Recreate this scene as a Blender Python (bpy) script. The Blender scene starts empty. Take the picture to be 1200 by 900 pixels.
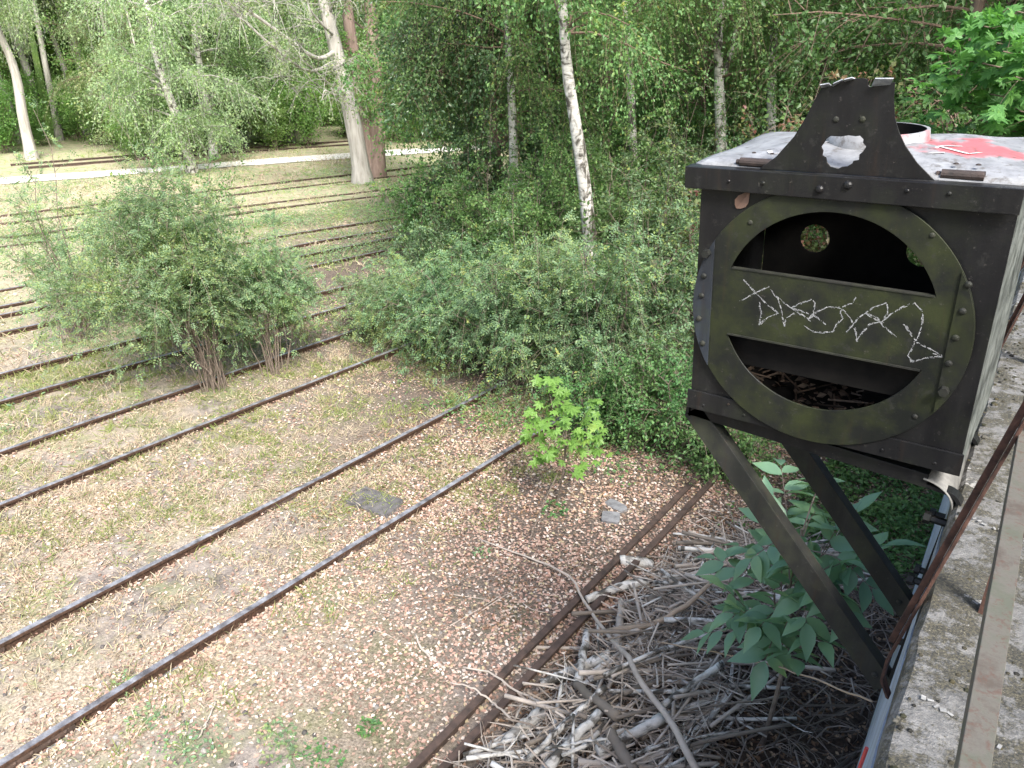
import bpy, bmesh, math, random
import numpy as np
from mathutils import Vector, Matrix
rng = np.random.default_rng(11); random.seed(5)
S = bpy.context.scene; COL = S.collection
PI = math.pi
# ------------------------------------------------------------------ camera geometry
H = 5.45                                     # eye height above the track bed (standing on a loading ramp)
TH = math.atan(410/900); YAW = math.atan(781/math.hypot(900, 410))
def ray(u, v):
    x, y, z = u-600., v-450., 900.
    f = z*math.cos(TH)-y*math.sin(TH); d = y*math.cos(TH)+z*math.sin(TH)
    return np.array([x*math.cos(YAW)-f*math.sin(YAW), x*math.sin(YAW)+f*math.cos(YAW), -d])
EYE = np.array([0, 0, H])
def at(u, v, z=0.):                          # point of the place at height z
    r = ray(u, v); return EYE + r*((z-H)/r[2])
def at_d(u, v, d):                           # point of the place at ground distance d
    r = ray(u, v); return EYE + r*(d/math.hypot(r[0], r[1]))
def at_y(u, v, Y):
    r = ray(u, v); return EYE + r*(Y/r[1])
cam = bpy.data.cameras.new('camera'); co = bpy.data.objects.new('camera', cam); COL.objects.link(co)
cam.lens = 27; cam.sensor_width = 36; cam.clip_end = 2000; cam.clip_start = .05
co.location = EYE; co.rotation_euler = (PI/2-TH, 0, YAW); S.camera = co

# ------------------------------------------------------------------ light
SUN_EL, SUN_AZ = 47., math.atan2(.80, -.55)   # high behind the right shoulder
w = bpy.data.worlds.new('World'); S.world = w; w.use_nodes = True
nt = w.node_tree; bg = nt.nodes['Background']; sky = nt.nodes.new('ShaderNodeTexSky')
sky.sky_type = 'NISHITA'; sky.sun_disc = False; sky.sun_elevation = math.radians(SUN_EL); sky.sun_rotation = SUN_AZ % (2*PI)
sky.air_density = 1.0; sky.dust_density = 4.0; sky.ozone_density = 1.0
nt.links.new(sky.outputs[0], bg.inputs[0]); bg.inputs[1].default_value = .15
sl = bpy.data.lights.new('sun', 'SUN'); so = bpy.data.objects.new('sun', sl); COL.objects.link(so)
sl.energy = 3.2; sl.angle = math.radians(18); sl.color = (1, .985, .955)
dirv = Vector((math.sin(SUN_AZ)*math.cos(math.radians(SUN_EL)), math.cos(SUN_AZ)*math.cos(math.radians(SUN_EL)), math.sin(math.radians(SUN_EL))))
so.rotation_euler = dirv.to_track_quat('Z', 'Y').to_euler(); so.location = (0, 0, 40)
vs = S.view_settings; vs.view_transform = 'Standard'; vs.look = 'None'; vs.exposure = 1.3; vs.gamma = 1
S.cycles.max_bounces = 7; S.cycles.diffuse_bounces = 4; S.cycles.glossy_bounces = 2; S.cycles.transmission_bounces = 4
S.cycles.use_denoising = True; S.cycles.denoiser = 'OPENIMAGEDENOISE'; S.cycles.denoising_input_passes = 'RGB_ALBEDO_NORMAL'; S.cycles.denoising_prefilter = 'NONE'
S.cycles.use_adaptive_sampling = True; S.cycles.adaptive_threshold = .02
S.cycles.sample_clamp_indirect = 6

# ------------------------------------------------------------------ helpers
def nrm(a): return a/np.maximum(np.linalg.norm(a, axis=-1, keepdims=True), 1e-9)
class MB:
    def __init__(s): s.V = []; s.F = []; s.n = 0
    def add(s, V, F):
        V = np.asarray(V, float).reshape(-1, 3); F = np.asarray(F, int)
        s.V.append(V); s.F.append(F+s.n); s.n += len(V)
    def box(s, c, d, R=None):
        g = np.array([[x, y, z] for x in (-.5, .5) for y in (-.5, .5) for z in (-.5, .5)])*np.array(d)
        if R is not None: g = g@np.asarray(R).T
        s.add(g+np.array(c), [[0, 1, 3, 2], [4, 6, 7, 5], [0, 4, 5, 1], [2, 3, 7, 6], [0, 2, 6, 4], [1, 5, 7, 3]])
    def tubes(s, P, R, n=5, cap=False):
        P = np.asarray(P, float); R = np.asarray(R, float); N, K, _ = P.shape
        T = nrm(np.gradient(P, axis=1)); m = nrm(T.mean(1))
        ref = np.where(np.abs(m[:, 2:3]) < .8, np.array([[0, 0, 1.]]), np.array([[1., 0, 0]]))
        U = nrm(np.cross(T, ref[:, None, :])); W = np.cross(T, U)
        a = np.arange(n)*2*PI/n
        V = P[:, :, None]+R[:, :, None, None]*(np.cos(a)[:, None]*U[:, :, None]+np.sin(a)[:, None]*W[:, :, None])
        i = np.arange(N)[:, None, None]*K*n; k = np.arange(K-1)[None, :, None]*n; j = np.arange(n)[None, None]; j2 = (j+1) % n
        F = np.stack([i+k+j, i+k+j2, i+k+n+j2, i+k+n+j], -1).reshape(-1, 4)
        b = s.n; s.add(V.reshape(-1, 3), F)
        if cap:
            i = (np.arange(N)*K*n)[:, None]; j = np.arange(n)[None]
            s.F.append(b+(i+j[:, ::-1])); s.F.append(b+(i+(K-1)*n+j))
    def tube(s, P, R, n=7, cap=True):
        P = np.array(P, float); R = np.full(len(P), R) if np.isscalar(R) else np.array(R); s.tubes(P[None], R[None], n, cap)
    def sweep(s, P, a, b, prof):             # prism of a 2D profile (in fixed axes a, b) along points P
        P = np.array(P, float); prof = np.array(prof, float); n = len(prof); K = len(P)
        V = P[:, None]+prof[None, :, :1]*np.array(a)+prof[None, :, 1:]*np.array(b)
        F = [[k*n+j, k*n+(j+1) % n, (k+1)*n+(j+1) % n, (k+1)*n+j] for k in range(K-1) for j in range(n)]
        b0 = s.n; s.add(V.reshape(-1, 3), F); s.F.append(np.array([[b0+j for j in range(n)][::-1]])); s.F.append(np.array([[b0+(K-1)*n+j for j in range(n)]]))
    def dome(s, c, ax, r, h=.6, n=8):
        ax = np.array(ax, float); ref = np.array([0, 0, 1.]) if abs(ax[2]) < .9 else np.array([1., 0, 0])
        u = np.cross(ax, ref); u /= np.linalg.norm(u); v = np.cross(ax, u); c = np.array(c); V = []; F = []
        for q, (rr, hh) in enumerate(((1, 0), (.9, .45), (.55, .85))):
            for j in range(n): V.append(c+r*rr*(math.cos(2*PI*j/n)*u+math.sin(2*PI*j/n)*v)+ax*r*h*hh)
        V.append(c+ax*r*h)
        F = [[q*n+j, q*n+(j+1) % n, (q+1)*n+(j+1) % n, (q+1)*n+j] for q in range(2) for j in range(n)]
        s.add(V, F); b = s.n-len(V); s.F.append(np.array([[b+2*n+j, b+2*n+(j+1) % n, b+3*n] for j in range(n)]))
    def cyl(s, p, q, r, n=12): s.tube([p, q], r, n, True)
    def build(s, name, mat, parent=None, smooth=False, off=None, bevel=0):
        V = np.concatenate(s.V) if s.V else np.zeros((0, 3))
        if off is not None: V = V-np.array(off)
        Fl = [f for f in s.F if len(f)]
        loops = np.concatenate([f.ravel() for f in Fl]); sizes = np.concatenate([np.full(len(f), f.shape[1]) for f in Fl])
        me = bpy.data.meshes.new(name); me.vertices.add(len(V)); me.vertices.foreach_set('co', V.astype(np.float32).ravel())
        me.loops.add(len(loops)); me.loops.foreach_set('vertex_index', loops.astype(np.int32))
        me.polygons.add(len(sizes)); me.polygons.foreach_set('loop_start', np.concatenate([[0], np.cumsum(sizes)[:-1]]).astype(np.int32))
        me.polygons.foreach_set('use_smooth', np.full(len(sizes), smooth, bool))
        me.update(calc_edges=True); me.validate()
        me.materials.append(mat)
        o = bpy.data.objects.new(name, me); COL.objects.link(o)
        if parent: o.parent = parent
        if bevel:
            m = o.modifiers.new('bevel', 'BEVEL'); m.width = bevel; m.segments = 2; m.limit_method = 'ANGLE'; m.angle_limit = .7
        return o
def plate(name, loops, y0, y1, mat, parent, bevel=.0015):
    """flat plate with holes: loops of (x, z), thickness y0..y1 in its parent's frame"""
    bm = bmesh.new(); es = []
    for lp in loops:
        vs_ = [bm.verts.new((x, y1, z)) for x, z in lp]
        es += [bm.edges.new((vs_[i], vs_[(i+1) % len(vs_)])) for i in range(len(vs_))]
    r = bmesh.ops.triangle_fill(bm, use_beauty=True, use_dissolve=False, edges=es)
    fs = [f for f in bm.faces]
    r = bmesh.ops.extrude_face_region(bm, geom=fs)
    bmesh.ops.translate(bm, verts=[v for v in r['geom'] if isinstance(v, bmesh.types.BMVert)], vec=(0, y0-y1, 0))
    bmesh.ops.recalc_face_normals(bm, faces=bm.faces)
    me = bpy.data.meshes.new(name); bm.to_mesh(me); bm.free(); me.materials.append(mat)
    o = bpy.data.objects.new(name, me); COL.objects.link(o); o.parent = parent
    if bevel:
        m = o.modifiers.new('bevel', 'BEVEL'); m.width = bevel; m.segments = 1; m.limit_method = 'ANGLE'; m.angle_limit = .9
    return o
def tag(o, label, cat, group=None, kind=None):
    if label: o['label'] = label
    if cat: o['category'] = cat
    if group: o['group'] = group
    if kind: o['kind'] = kind
    return o
def thing(name, label, cat, loc=(0, 0, 0), group=None):
    o = bpy.data.objects.new(name, None); COL.objects.link(o); o.location = tuple(loc); o.empty_display_size = .2
    return tag(o, label, cat, group)
KIDS = {}
def dup(root, loc, rz=0, sc=1, label=None, group=None):
    r = root.copy(); COL.objects.link(r); r.location = tuple(loc); r.rotation_euler = (0, 0, rz); r.scale = (sc, sc, sc)
    if label: r['label'] = label
    if group: r['group'] = group
    for ch in KIDS.setdefault(root.name, list(root.children)):
        c = ch.copy(); COL.objects.link(c); c.parent = r
    return r
_ph = rng.uniform(0, 6.28, (12,)); _dr = rng.uniform(-1, 1, (12, 2))
def fn(x, y, f=1.):                           # smooth pseudo noise, about -1..1
    t = 0
    for i in range(12): t = t+np.sin((x*_dr[i, 0]+y*_dr[i, 1])*f*(1+i*.45)+_ph[i])/(1+i*.25)
    return t/4.
def gh(x, y): return .035*fn(x, y, 1.1)+.012*fn(y, x, 4.)

# ------------------------------------------------------------------ materials
class Mat:
    def __init__(s, name):
        s.m = bpy.data.materials.new(name); s.m.use_nodes = True; s.t = s.m.node_tree
        s.b = s.t.nodes['Principled BSDF']; s.out = s.t.nodes['Material Output']
        s.co = s.t.nodes.new('ShaderNodeTexCoord').outputs['Object']
    def node(s, ty, **k):
        n = s.t.nodes.new(ty)
        for a, v in k.items(): setattr(n, a, v)
        return n
    def link(s, a, b): s.t.links.new(a, b)
    def map(s, sc=(1, 1, 1), loc=(0, 0, 0), rot=(0, 0, 0)):
        n = s.node('ShaderNodeMapping'); s.link(s.co, n.inputs[0]); n.inputs['Scale'].default_value = sc; n.inputs['Location'].default_value = loc; n.inputs['Rotation'].default_value = rot
        return n.outputs[0]
    def noise(s, scale, detail=4, rough=.6, vec=None, dist=0):
        n = s.node('ShaderNodeTexNoise'); s.link(vec or s.co, n.inputs['Vector']); n.inputs['Scale'].default_value = scale
        n.inputs['Detail'].default_value = detail; n.inputs['Roughness'].default_value = rough; n.inputs['Distortion'].default_value = dist
        return n.outputs['Fac']
    def voro(s, scale, out='Color', vec=None):
        n = s.node('ShaderNodeTexVoronoi'); s.link(vec or s.co, n.inputs['Vector']); n.inputs['Scale'].default_value = scale
        return n.outputs[out]
    def ramp(s, f, stops, interp='LINEAR'):
        n = s.node('ShaderNodeValToRGB'); n.color_ramp.interpolation = interp; e = n.color_ramp.elements
        while len(e) < len(stops): e.new(.5)
        for x, (p, c) in zip(e, stops): x.position = p; x.color = (*c, 1) if not np.isscalar(c) else (c, c, c, 1)
        s.link(f, n.inputs[0]); return n.outputs[0]
    def mix(s, f, a, b, mode='MIX'):
        n = s.node('ShaderNodeMix', data_type='RGBA', blend_type=mode)
        for i, x in ((0, f), (6, a), (7, b)):
            if hasattr(x, 'node'): s.link(x, n.inputs[i])
            elif np.isscalar(x): n.inputs[i].default_value = x
            else: n.inputs[i].default_value = (*x, 1)
        return n.outputs[2]
    def math(s, op, a, b=0.):
        n = s.node('ShaderNodeMath', operation=op)
        for i, x in ((0, a), (1, b)):
            if hasattr(x, 'node'): s.link(x, n.inputs[i])
            else: n.inputs[i].default_value = x
        return n.outputs[0]
    def sep(s): n = s.node('ShaderNodeSeparateXYZ'); s.link(s.co, n.inputs[0]); return n.outputs
    def col(s, c):
        if hasattr(c, 'node'): s.link(c, s.b.inputs['Base Color'])
        else: s.b.inputs['Base Color'].default_value = (*c, 1)
    def rough(s, r):
        if hasattr(r, 'node'): s.link(r, s.b.inputs['Roughness'])
        else: s.b.inputs['Roughness'].default_value = r
    def bump(s, h, strength=.3, dist=.01):
        n = s.node('ShaderNodeBump'); s.link(h, n.inputs['Height']); n.inputs['Strength'].default_value = strength; n.inputs['Distance'].default_value = dist
        s.link(n.outputs[0], s.b.inputs['Normal'])
def island(m): return m.node('ShaderNodeNewGeometry').outputs['Random Per Island']
def leaf_mat(name, cols, trans=.4, rough=.45, scale=.9, spec=.35):
    m = Mat(name); st = [(i/(len(cols)-1), c) for i, c in enumerate(cols)]
    f = m.math('ADD', m.math('MULTIPLY', island(m), .6), m.math('MULTIPLY', m.noise(scale, 2), 1.1))
    c = m.ramp(m.math('SUBTRACT', f, .36), st)
    hs = m.node('ShaderNodeHueSaturation'); m.link(c, hs.inputs['Color'])
    oi = m.node('ShaderNodeObjectInfo').outputs['Random']
    m.link(m.math('ADD', m.math('MULTIPLY', oi, .28), 1.0), hs.inputs['Value']); m.link(m.math('ADD', m.math('MULTIPLY', oi, .03), .485), hs.inputs['Hue'])
    c = hs.outputs[0]; m.col(c); m.rough(rough); m.b.inputs['Specular IOR Level'].default_value = spec
    t = m.node('ShaderNodeBsdfTranslucent'); tc = m.mix(1., c, (1.08, 1.2, .66), 'MULTIPLY'); m.link(tc, t.inputs[0])
    x = m.node('ShaderNodeMixShader'); x.inputs[0].default_value = trans; m.link(m.b.outputs[0], x.inputs[1]); m.link(t.outputs[0], x.inputs[2]); m.link(x.outputs[0], m.out.inputs[0])
    return m.m
L_ROSE = leaf_mat('rose_leaf', [(.125, .20, .12), (.17, .265, .155), (.22, .33, .18), (.28, .37, .15), (.37, .43, .16)], .48)
L_THICKET = leaf_mat('thicket_leaf', [(.075, .13, .07), (.11, .19, .10), (.15, .24, .13), (.18, .27, .09), (.34, .31, .09)], .38)
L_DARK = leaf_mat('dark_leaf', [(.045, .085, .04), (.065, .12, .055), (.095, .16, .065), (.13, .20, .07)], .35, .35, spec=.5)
L_BIRCH = leaf_mat('birch_leaf', [(.075, .15, .055), (.105, .20, .075), (.14, .25, .09), (.18, .29, .10), (.33, .32, .09)], .48)
L_PALE = leaf_mat('pale_birch_leaf', [(.19, .26, .16), (.24, .32, .18), (.29, .37, .19), (.37, .42, .20)], .5)
L_FOREST = leaf_mat('forest_leaf', [(.10, .19, .065), (.14, .25, .08), (.19, .31, .09), (.25, .38, .10)], .5)
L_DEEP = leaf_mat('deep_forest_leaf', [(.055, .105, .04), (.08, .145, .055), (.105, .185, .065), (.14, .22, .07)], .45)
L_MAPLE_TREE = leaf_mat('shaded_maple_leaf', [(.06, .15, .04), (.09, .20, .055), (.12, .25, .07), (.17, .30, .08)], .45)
L_MAPLE = leaf_mat('maple_leaf', [(.11, .24, .05), (.15, .31, .07), (.19, .37, .09), (.28, .42, .10)], .48)
L_WALNUT = leaf_mat('walnut_leaf', [(.10, .19, .125), (.135, .245, .15), (.17, .29, .17), (.23, .33, .13)], .35, .36, scale=3., spec=.5)
L_RED = leaf_mat('red_leaf', [(.12, .055, .045), (.17, .075, .055), (.12, .13, .055), (.11, .17, .06), (.17, .22, .07)], .4)
L_IVY = leaf_mat('ground_ivy_leaf', [(.065, .145, .055), (.09, .19, .07), (.125, .24, .08), (.20, .31, .10)], .38)

def bark(name, cols, sc=(9, 9, 1.6), bumpy=.5):
    m = Mat(name); v = m.map(sc); n = m.noise(1.0, 6, .65, v, .4)
    m.col(m.ramp(n, [(.25+.5*i/(len(cols)-1), c) for i, c in enumerate(cols)])); m.rough(.85); m.bump(n, bumpy, .03); return m.m
BARK_BROWN = bark('brown_bark', [(.05, .035, .025), (.14, .10, .075), (.24, .18, .14)])
BARK_RED = bark('red_brown_bark', [(.10, .07, .055), (.23, .165, .135), (.34, .265, .225)])
BARK_GREY = bark('grey_bark', [(.13, .12, .10), (.27, .26, .23), (.42, .41, .38)])
BARK_PALE = bark('pale_bark', [(.16, .14, .12), (.36, .34, .305), (.52, .495, .46)], (7, 7, .9))
BARK_TWIG = bark('twig_bark', [(.07, .05, .035), (.16, .11, .08), (.26, .19, .13)], (14, 14, 14))
BARK_STEM = bark('shrub_stem_bark', [(.08, .062, .048), (.16, .125, .098), (.26, .21, .17)], (14, 14, 14))
def birch_bark():
    m = Mat('birch_bark'); a = m.noise(1., 5, .7, m.map((3.5, 3.5, 16.))); b = m.noise(1., 4, .6, m.map((5, 5, 2.4)), 1.0)
    c = m.ramp(a, [(.36, (.07, .06, .05)), (.43, (.42, .40, .36)), (.55, (.60, .58, .54)), (.8, (.72, .71, .68))])
    m.col(m.mix(m.ramp(b, [(.50, 0.), (.60, 1.)]), c, (.07, .062, .05))); m.rough(.7); m.bump(b, .5, .03); return m.m
BIRCH = birch_bark()
def wood_mat(name, cols):
    m = Mat(name); g = m.noise(1., 5, .6, m.map((10, 10, 10))); k = m.ramp(island(m), [(i/(len(cols)-1), c) for i, c in enumerate(cols)])
    m.col(m.mix(m.ramp(g, [(.35, 0.), (.7, .8)]), k, m.mix(.5, k, (.10, .08, .065)))); m.rough(.8); m.bump(g, .4, .01); return m.m
W_TWIG = wood_mat('dead_twig_wood', [(.18, .14, .11), (.33, .275, .22), (.45, .39, .33), (.58, .53, .47), (.27, .195, .14)])
W_DTWIG = wood_mat('dark_twig_wood', [(.06, .05, .04), (.11, .09, .07), (.17, .14, .115), (.26, .22, .19), (.09, .07, .055)])
W_GREY = wood_mat('weathered_grey_wood', [(.43, .37, .31), (.52, .455, .39)])
W_DARK = wood_mat('dark_damp_wood', [(.17, .145, .115), (.21, .175, .14)])
W_TAN = wood_mat('peeled_tan_wood', [(.36, .27, .19), (.42, .32, .23)])

def ground_mat():
    m = Mat('track_bed_ground'); n1 = m.noise(.55, 6, .65); n2 = m.noise(5., 6, .7); n3 = m.noise(38., 3, .7); n4 = m.noise(.22, 3, .5)
    soil = m.ramp(n2, [(.32, (.10, .088, .08)), (.48, (.21, .182, .16)), (.64, (.32, .28, .245))])
    straw = m.ramp(n3, [(.34, (.19, .155, .115)), (.5, (.32, .27, .205)), (.66, (.44, .38, .30))])
    c = m.mix(m.ramp(n1, [(.43, 0.), (.56, 1.)]), soil, straw)
    gr = m.ramp(n3, [(.3, (.10, .13, .045)), (.7, (.24, .27, .11))])
    c = m.mix(m.ramp(m.noise(.8, 5, .7, m.map((1, 1, 1), (7, 3, 0))), [(.50, 0.), (.62, .65)]), c, gr)
    # leaf mould under the thicket, dry grass farther out
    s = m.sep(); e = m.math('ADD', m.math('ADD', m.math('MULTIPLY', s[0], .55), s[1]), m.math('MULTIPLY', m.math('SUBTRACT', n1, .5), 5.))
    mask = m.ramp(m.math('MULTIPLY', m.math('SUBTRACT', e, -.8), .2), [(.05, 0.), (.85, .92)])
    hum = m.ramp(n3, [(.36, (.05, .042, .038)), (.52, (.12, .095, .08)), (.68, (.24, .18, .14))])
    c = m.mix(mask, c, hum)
    far = m.ramp(m.math('MULTIPLY', m.math('ADD', s[0], 15.), -.08), [(.0, 0.), (.6, 1.)])
    dg = m.ramp(m.noise(1.6, 6, .7), [(.34, (.28, .245, .16)), (.47, (.40, .365, .25)), (.60, (.25, .30, .14))])
    c = m.mix(m.math('MULTIPLY', far, .85), c, dg)
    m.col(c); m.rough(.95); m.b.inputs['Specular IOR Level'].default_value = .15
    m.bump(m.math('ADD', n3, m.math('MULTIPLY', n2, 2.)), .6, .03); return m.m
GROUND = ground_mat()
def simple(name, a, b, sc, rough=.8, bumpy=.3, lo=.35, hi=.65, spec=None):
    m = Mat(name); n = m.noise(sc, 6, .65); m.col(m.ramp(n, [(lo, a), (hi, b)])); m.rough(rough); m.bump(n, bumpy, .01)
    if spec is not None: m.b.inputs['Specular IOR Level'].default_value = spec
    return m.m
PATHM = simple('pale_path_sand', (.55, .52, .47), (.70, .68, .64), 3)
def litter_mat(name, cols):
    m = Mat(name); m.col(m.ramp(island(m), [(i/(len(cols)-1), c) for i, c in enumerate(cols)], 'CONSTANT')); m.rough(.7); m.b.inputs['Specular IOR Level'].default_value = .25; return m.m
LITTER = litter_mat('fallen_leaf', [(.39, .265, .205), (.45, .34, .275), (.26, .165, .125), (.53, .44, .37), (.41, .25, .195), (.19, .12, .09), (.48, .315, .25), (.40, .33, .21), (.34, .24, .185), (.60, .52, .45), (.24, .16, .115)])
BROWNLITTER = litter_mat('brown_debris_leaf', [(.20, .12, .07), (.30, .19, .12), (.12, .07, .045), (.38, .27, .18), (.16, .10, .06), (.25, .16, .10)])
STRAW = litter_mat('dry_grass_blade', [(.40, .335, .24), (.47, .405, .30), (.33, .265, .19), (.44, .355, .255), (.28, .28, .16), (.35, .31, .215)])
GREENGRASS = leaf_mat('green_grass_blade', [(.14, .19, .06), (.20, .26, .08), (.28, .31, .12), (.36, .34, .17)], .3)
STONE = litter_mat('ballast_stone_mix', [(.10, .09, .085), (.20, .185, .17), (.07, .065, .06), (.28, .26, .24), (.15, .13, .12)])
def rail_mat():
    m = Mat('rusty_rail_steel'); n = m.noise(7., 6, .7); f = m.noise(40., 4, .7)
    rust = m.ramp(f, [(.3, (.035, .022, .017)), (.55, (.085, .05, .036)), (.75, (.15, .09, .06))])
    g = m.node('ShaderNodeNewGeometry'); sx = m.node('ShaderNodeSeparateXYZ'); m.link(g.outputs['True Normal'], sx.inputs[0])
    top = m.ramp(sx.outputs[2], [(.80, 0.), (.95, 1.)])
    tc = m.ramp(n, [(.36, (.085, .08, .083)), (.50, (.19, .19, .205)), (.66, (.33, .34, .365))])  # bluish head tone, sky reflection painted into its pale end
    m.col(m.mix(top, rust, tc)); m.rough(m.ramp(n, [(.3, .42), (.7, .62)])); m.b.inputs['Metallic'].default_value = .25; m.bump(f, .3, .004); return m.m
RAIL = rail_mat()
FARRAIL = simple('dull_rust_rail_steel', (.04, .028, .022), (.10, .065, .05), 9., .8)
def iron(name, base, alt, moss, mossamt=.5, rough=.5, streak=(14, 14, 2)):
    m = Mat(name); n = m.noise(6., 6, .65); f = m.noise(55., 4, .7); st = m.noise(1., 5, .6, m.map(streak))
    c = m.mix(m.ramp(st, [(.4, 0.), (.72, .8)]), base, alt)
    c = m.mix(m.ramp(n, [(.62-.3*mossamt, 0.), (.86-.3*mossamt, mossamt)]), c, moss)
    c = m.mix(m.ramp(m.noise(1., 4, .6, m.map((22, 22, 1.6), (3, 1, 2))), [(.60, 0.), (.72, .35)]), c, (.040, .024, .016))
    c = m.mix(m.ramp(m.noise(17., 5, .7), [(.60, 0.), (.66, .45)]), c, (.034, .034, .032))
    c = m.mix(m.ramp(f, [(.64, 0.), (.74, .45)]), c, (.11, .10, .09))
    m.col(c); m.rough(m.ramp(n, [(.3, rough-.1), (.7, rough+.2)])); m.b.inputs['Specular IOR Level'].default_value = .22; m.bump(m.math('ADD', f, n), .25, .004); return m.m
IRON = iron('black_painted_iron', (.010, .010, .011), (.019, .019, .019), (.022, .027, .012), .4, .34)
IRON_OLIVE = iron('mossy_olive_iron', (.011, .0125, .011), (.019, .020, .017), (.036, .044, .013), .65, .48, (8, 8, 3))
IRON_STRUT = iron('dull_grey_green_iron', (.019, .020, .018), (.038, .037, .033), (.06, .065, .035), .5, .5)
IRON_IN = simple('dark_inner_iron', (.006, .006, .006), (.012, .011, .010), 8, .8, spec=.1)  # darker than the outer iron; also the collar's painted inner shade
RUST = simple('rusty_iron', (.035, .018, .014), (.105, .05, .035), 22, .85, .5)
HINGE = simple('rusty_hinge_iron', (.014, .011, .010), (.045, .030, .025), 20, .7, .5)
def railpaint():
    m = Mat('faded_railing_paint'); n = m.noise(9, 6, .7); f = m.noise(60, 4, .7)
    c = m.ramp(n, [(.36, (.08, .065, .052)), (.48, (.115, .106, .09)), (.62, (.09, .094, .07))]); m.col(m.mix(m.ramp(f, [(.54, 0.), (.64, .7)]), c, (.10, .055, .04))); m.rough(.75); m.bump(f, .3, .004); return m.m
RPAINT = railpaint()
PALEPAINT = simple('pale_side_paint', (.05, .057, .05), (.19, .205, .19), 11, .6, .4, .38, .62)
FLAP = simple('sky_reflection_metal', (.20, .21, .23), (.45, .47, .50), 30, .4, .3)  # pale tone puts the sky's reflection into the bent flaps
def lid_mat():
    m = Mat('painted_lid_sheet'); n = m.noise(9, 6, .7); s = m.sep()
    c = m.ramp(n, [(.3, (.13, .135, .14)), (.5, (.22, .225, .235)), (.7, (.31, .32, .33))])
    ex = m.math('ABSOLUTE', m.math('SUBTRACT', s[0], .90)); ey = m.math('ABSOLUTE', m.math('SUBTRACT', s[1], .36))
    d = m.math('ADD', m.math('MULTIPLY', ex, 3.2), m.math('MULTIPLY', ey, 5.0)); d = m.math('ADD', d, m.math('MULTIPLY', m.math('SUBTRACT', m.noise(7., 4, .6), .5), 2.6))
    c = m.mix(m.ramp(m.math('MULTIPLY', d, .5), [(.30, .85), (.46, 0.)]), c, (.50, .09, .10))
    c = m.mix(m.ramp(m.noise(26, 5, .7), [(.53, 0.), (.63, .75)]), c, (.09, .08, .07))
    m.col(c); m.rough(.5); m.bump(n, .2, .004); return m.m
LID = lid_mat()
CHALK = simple('white_chalk', (.24, .25, .26), (.44, .44, .45), 90, .9, .1)
WPAINT = simple('white_spray_paint', (.40, .39, .385), (.60, .59, .58), 20, .6, .1)
def concrete(name, tint=(1, 1, 1), paint=None):
    m = Mat(name); n = m.noise(1.6, 7, .7); f = m.noise(28., 5, .75); g = m.noise(120., 3, .7)
    c = m.ramp(f, [(.32, (.06, .06, .06)), (.48, (.145, .143, .138)), (.66, (.26, .255, .245))])
    c = m.mix(m.ramp(n, [(.35, 0.), (.65, .6)]), c, (.20, .197, .19))
    if paint: c = m.mix(m.ramp(m.noise(2.2, 6, .7), [(.36, .95), (.66, .45)]), c, paint)
    else:
        c = m.mix(m.ramp(m.noise(4.5, 7, .8), [(.465, 0.), (.525, .9)]), c, m.ramp(g, [(.4, (.03, .03, .026)), (.7, (.13, .115, .07))]))
        c = m.mix(m.ramp(m.noise(3.1, 6, .75, m.map((1, 1, 1), (4, 9, 1))), [(.63, 0.), (.655, .8)]), c, (.45, .44, .42))
        c = m.mix(m.ramp(g, [(.66, 0.), (.72, .7)]), c, (.40, .39, .37))
    m.col(c); m.rough(.9); m.bump(m.math('ADD', f, g), .7, .012); return m.m
CONC = concrete('weathered_concrete'); CONCPAINT = concrete('painted_wall_face', paint=(.42, .50, .62))
MOSS = litter_mat('dark_moss_clump', [(.025, .024, .02), (.05, .045, .03), (.06, .052, .028), (.035, .035, .02), (.10, .095, .08), (.22, .21, .19)])
REDPAINT = simple('red_paint_line', (.45, .05, .05), (.60, .09, .08), 30, .7, .2)
SLATE = simple('grey_slate_slab', (.11, .11, .115), (.22, .22, .225), 12, .7, .5)
PLATEM = simple('dark_bitumen_plate', (.06, .056, .056), (.13, .123, .12), 10, .7, .5)
# ------------------------------------------------------------------ foliage geometry
def leaf_quads(mb, B, A, N, L, W, fold=.18):
    A = nrm(A); Sd = nrm(np.cross(A, N)); Nn = np.cross(Sd, A); L = np.broadcast_to(np.asarray(L, float), (len(B),))[:, None]; W = np.broadcast_to(np.asarray(W, float), (len(B),))[:, None]
    m = B+A*L*.45+Nn*W*fold
    V = np.stack([B, m+Sd*W*.5, B+A*L, m-Sd*W*.5], 1).reshape(-1, 3)
    mb.add(V, (np.arange(len(B))*4)[:, None]+np.arange(4)[None])
def leaf_fine(mb, B, A, N, L, W, droop=.25):
    A = nrm(A); Sd = nrm(np.cross(A, N)); Nn = np.cross(Sd, A); n = len(B); L = np.broadcast_to(np.asarray(L, float), (n,))[:, None]; W = np.broadcast_to(np.asarray(W, float), (n,))[:, None]
    ts = [0, .12, .32, .55, .78, 1]; ws = [.06, .55, .98, .95, .5, .03]; V = []; dr_ = droop*rng.uniform(.2, 2.2, (n, 1))
    for t, k in zip(ts, ws):
        m = B+A*L*t-Nn*L*dr_*t*t
        V += [m-Sd*W*.5*k+Nn*W*.14*k, m, m+Sd*W*.5*k+Nn*W*.14*k]
    V = np.stack(V, 1); F = []
    for r in range(5):
        for c in range(2): q = r*3+c; F.append([q, q+1, q+4, q+3])
    F = np.array(F)[None]+(np.arange(n)*18)[:, None, None]; mb.add(V.reshape(-1, 3), F.reshape(-1, 4))
_mp = []
for a_, r_ in [(-90, .06), (-60, .42), (-42, .60), (-26, .46), (-6, .80), (6, .86), (18, .56), (32, .52), (46, .84), (54, .90), (62, .66), (74, .60), (84, .92), (90, 1.02)]: _mp.append((a_, r_))
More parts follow.
